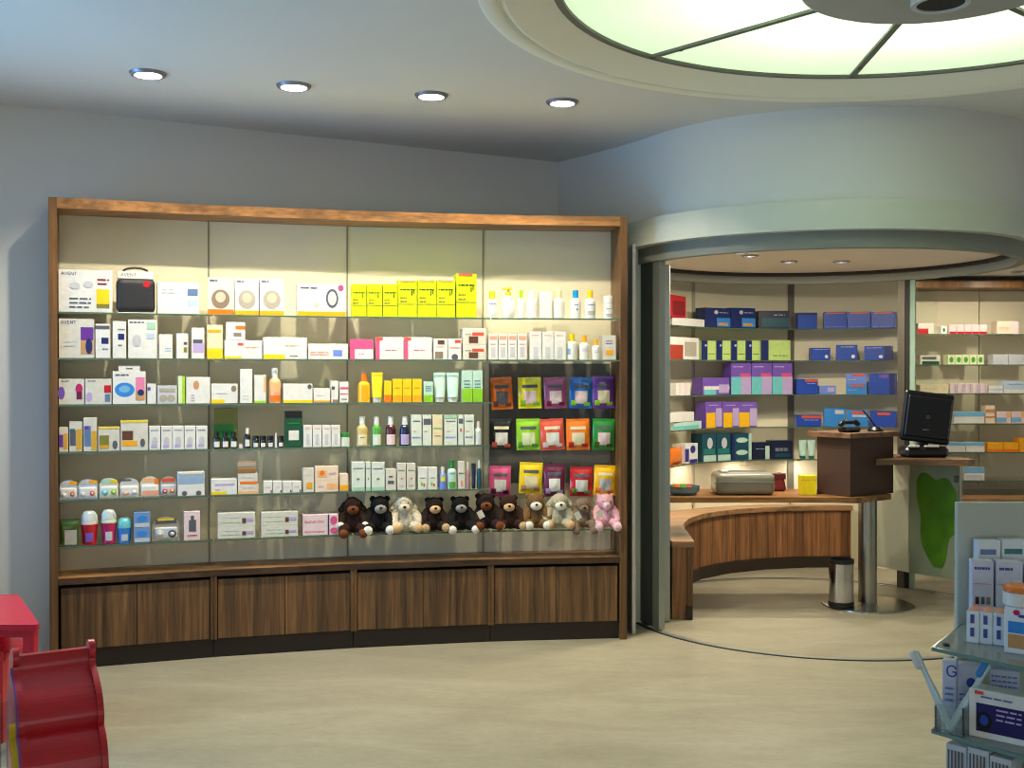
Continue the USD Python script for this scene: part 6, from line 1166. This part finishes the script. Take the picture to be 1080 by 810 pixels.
# wavy red play module: a curved panel between two shaped cheeks
_add = Local.add
PMC, PMR = (-1.275, 3.25, 0), 31.0
def pm_add(name, mesh, mat, label=None, smooth=False, parent=None):
    m = mesh.copy(); m.apply_translation((-PMC[0], -PMC[1], 0))
    m.apply_transform(np.diag([.86, 1.0, 1.0, 1.0]))
    return Local.add(pm, name, moved(m, PMC_AT, rz=PMR), mat, label, smooth, parent)
PMC_AT = (-1.328, 3.254, -.022)
pm = Local('play_module', 'red wavy children\'s play module with rounded ears and clear bead panel', 'play module', (-1.3, 3.2, 0))
t = np.linspace(0, 1, 40)
prof = [(0, .70), (0, .668), (-.01, .642), (-.04, .622), (-.085, .595), (-.115, .562), (-.125, .53), (-.118, .508), (-.122, .496), (-.15, .478), (-.178, .44), (-.188, .39), (-.184, .33), (-.165, .25), (-.15, .14), (-.148, .02)]
from scipy.interpolate import CubicSpline
ss = np.linspace(0, 1, len(prof))
pc_ = np.c_[CubicSpline(ss, [q[0] for q in prof])(np.linspace(0, 1, 60)), CubicSpline(ss, [q[1] for q in prof])(np.linspace(0, 1, 60))]
sheet = sg.LineString(pc_).buffer(.011, cap_style=2)
def along_x(poly, x0, x1):
    m = trimesh.creation.extrude_polygon(poly, x1 - x0, engine='earcut')
    m.apply_transform(np.array([[0, 0, 1, x0], [1, 0, 0, 3.25], [0, 1, 0, 0], [0, 0, 0, 1]], float)); m.fix_normals()
    return m
pm_add('wavy_panel', along_x(sheet, -1.385, -1.165), RED, smooth=40)
cheek = sg.Polygon(list(sg.LineString(pc_).parallel_offset(.018, 'right').coords) + [(.12, .02), (.12, .56), (.05, .66)]).buffer(.004).buffer(0)
if cheek.geom_type != 'Polygon': cheek = max(cheek.geoms, key=lambda g: g.area)
ear = sg.Point(.0, .692).buffer(.03)
cheek2 = cheek.union(ear).union(sg.box(-.02, .6, .06, .69))
pm_add('cheek', along_x(cheek2, -1.165, -1.145), RED, smooth=40)
pm_add('cheek', along_x(cheek2, -1.405, -1.385), RED, smooth=40)
YEL = plain('yellow_edge', (226, 196, 40), .35)
pm_add('edge_strip', along_x(sg.LineString(pc_[4:]).parallel_offset(.02, 'right').buffer(.004, cap_style=2), -1.412, -1.405), plain('violet_edge', (120, 60, 140), .35), 'violet edge strip')
pm_add('edge_strip', along_x(sg.LineString(pc_[22:]).buffer(.006, cap_style=2), -1.430, -1.412), YEL, 'yellow edge strip')
cp = pm_add('clear_panel', along_x(sg.box(-.14, .05, .10, .56), -1.75, -1.432) if False else cbox(-1.78, -1.432, 3.14, 3.148, .05, .60, .002), pane('clear_plastic', (.86, .88, .88)))
for (x, z, c_) in ((-1.50, .52, 'amber'), (-1.56, .45, 'orange'), (-1.62, .50, 'coral'), (-1.48, .40, 'salmon')):
    pm_add('bead', ell((x, 3.19, z), (.03, .03, .03), 2), plain(c_, rough=.25), smooth=True, parent=cp)
pm_add('back_board', cbox(-1.78, -1.44, 3.24, 3.26, .03, .60, .003), plain('birch', (206, 150, 96), .5))
pm_add('floor_board', cbox(-1.8, -1.145, 3.05, 3.38, 0, .03, .004), RED)
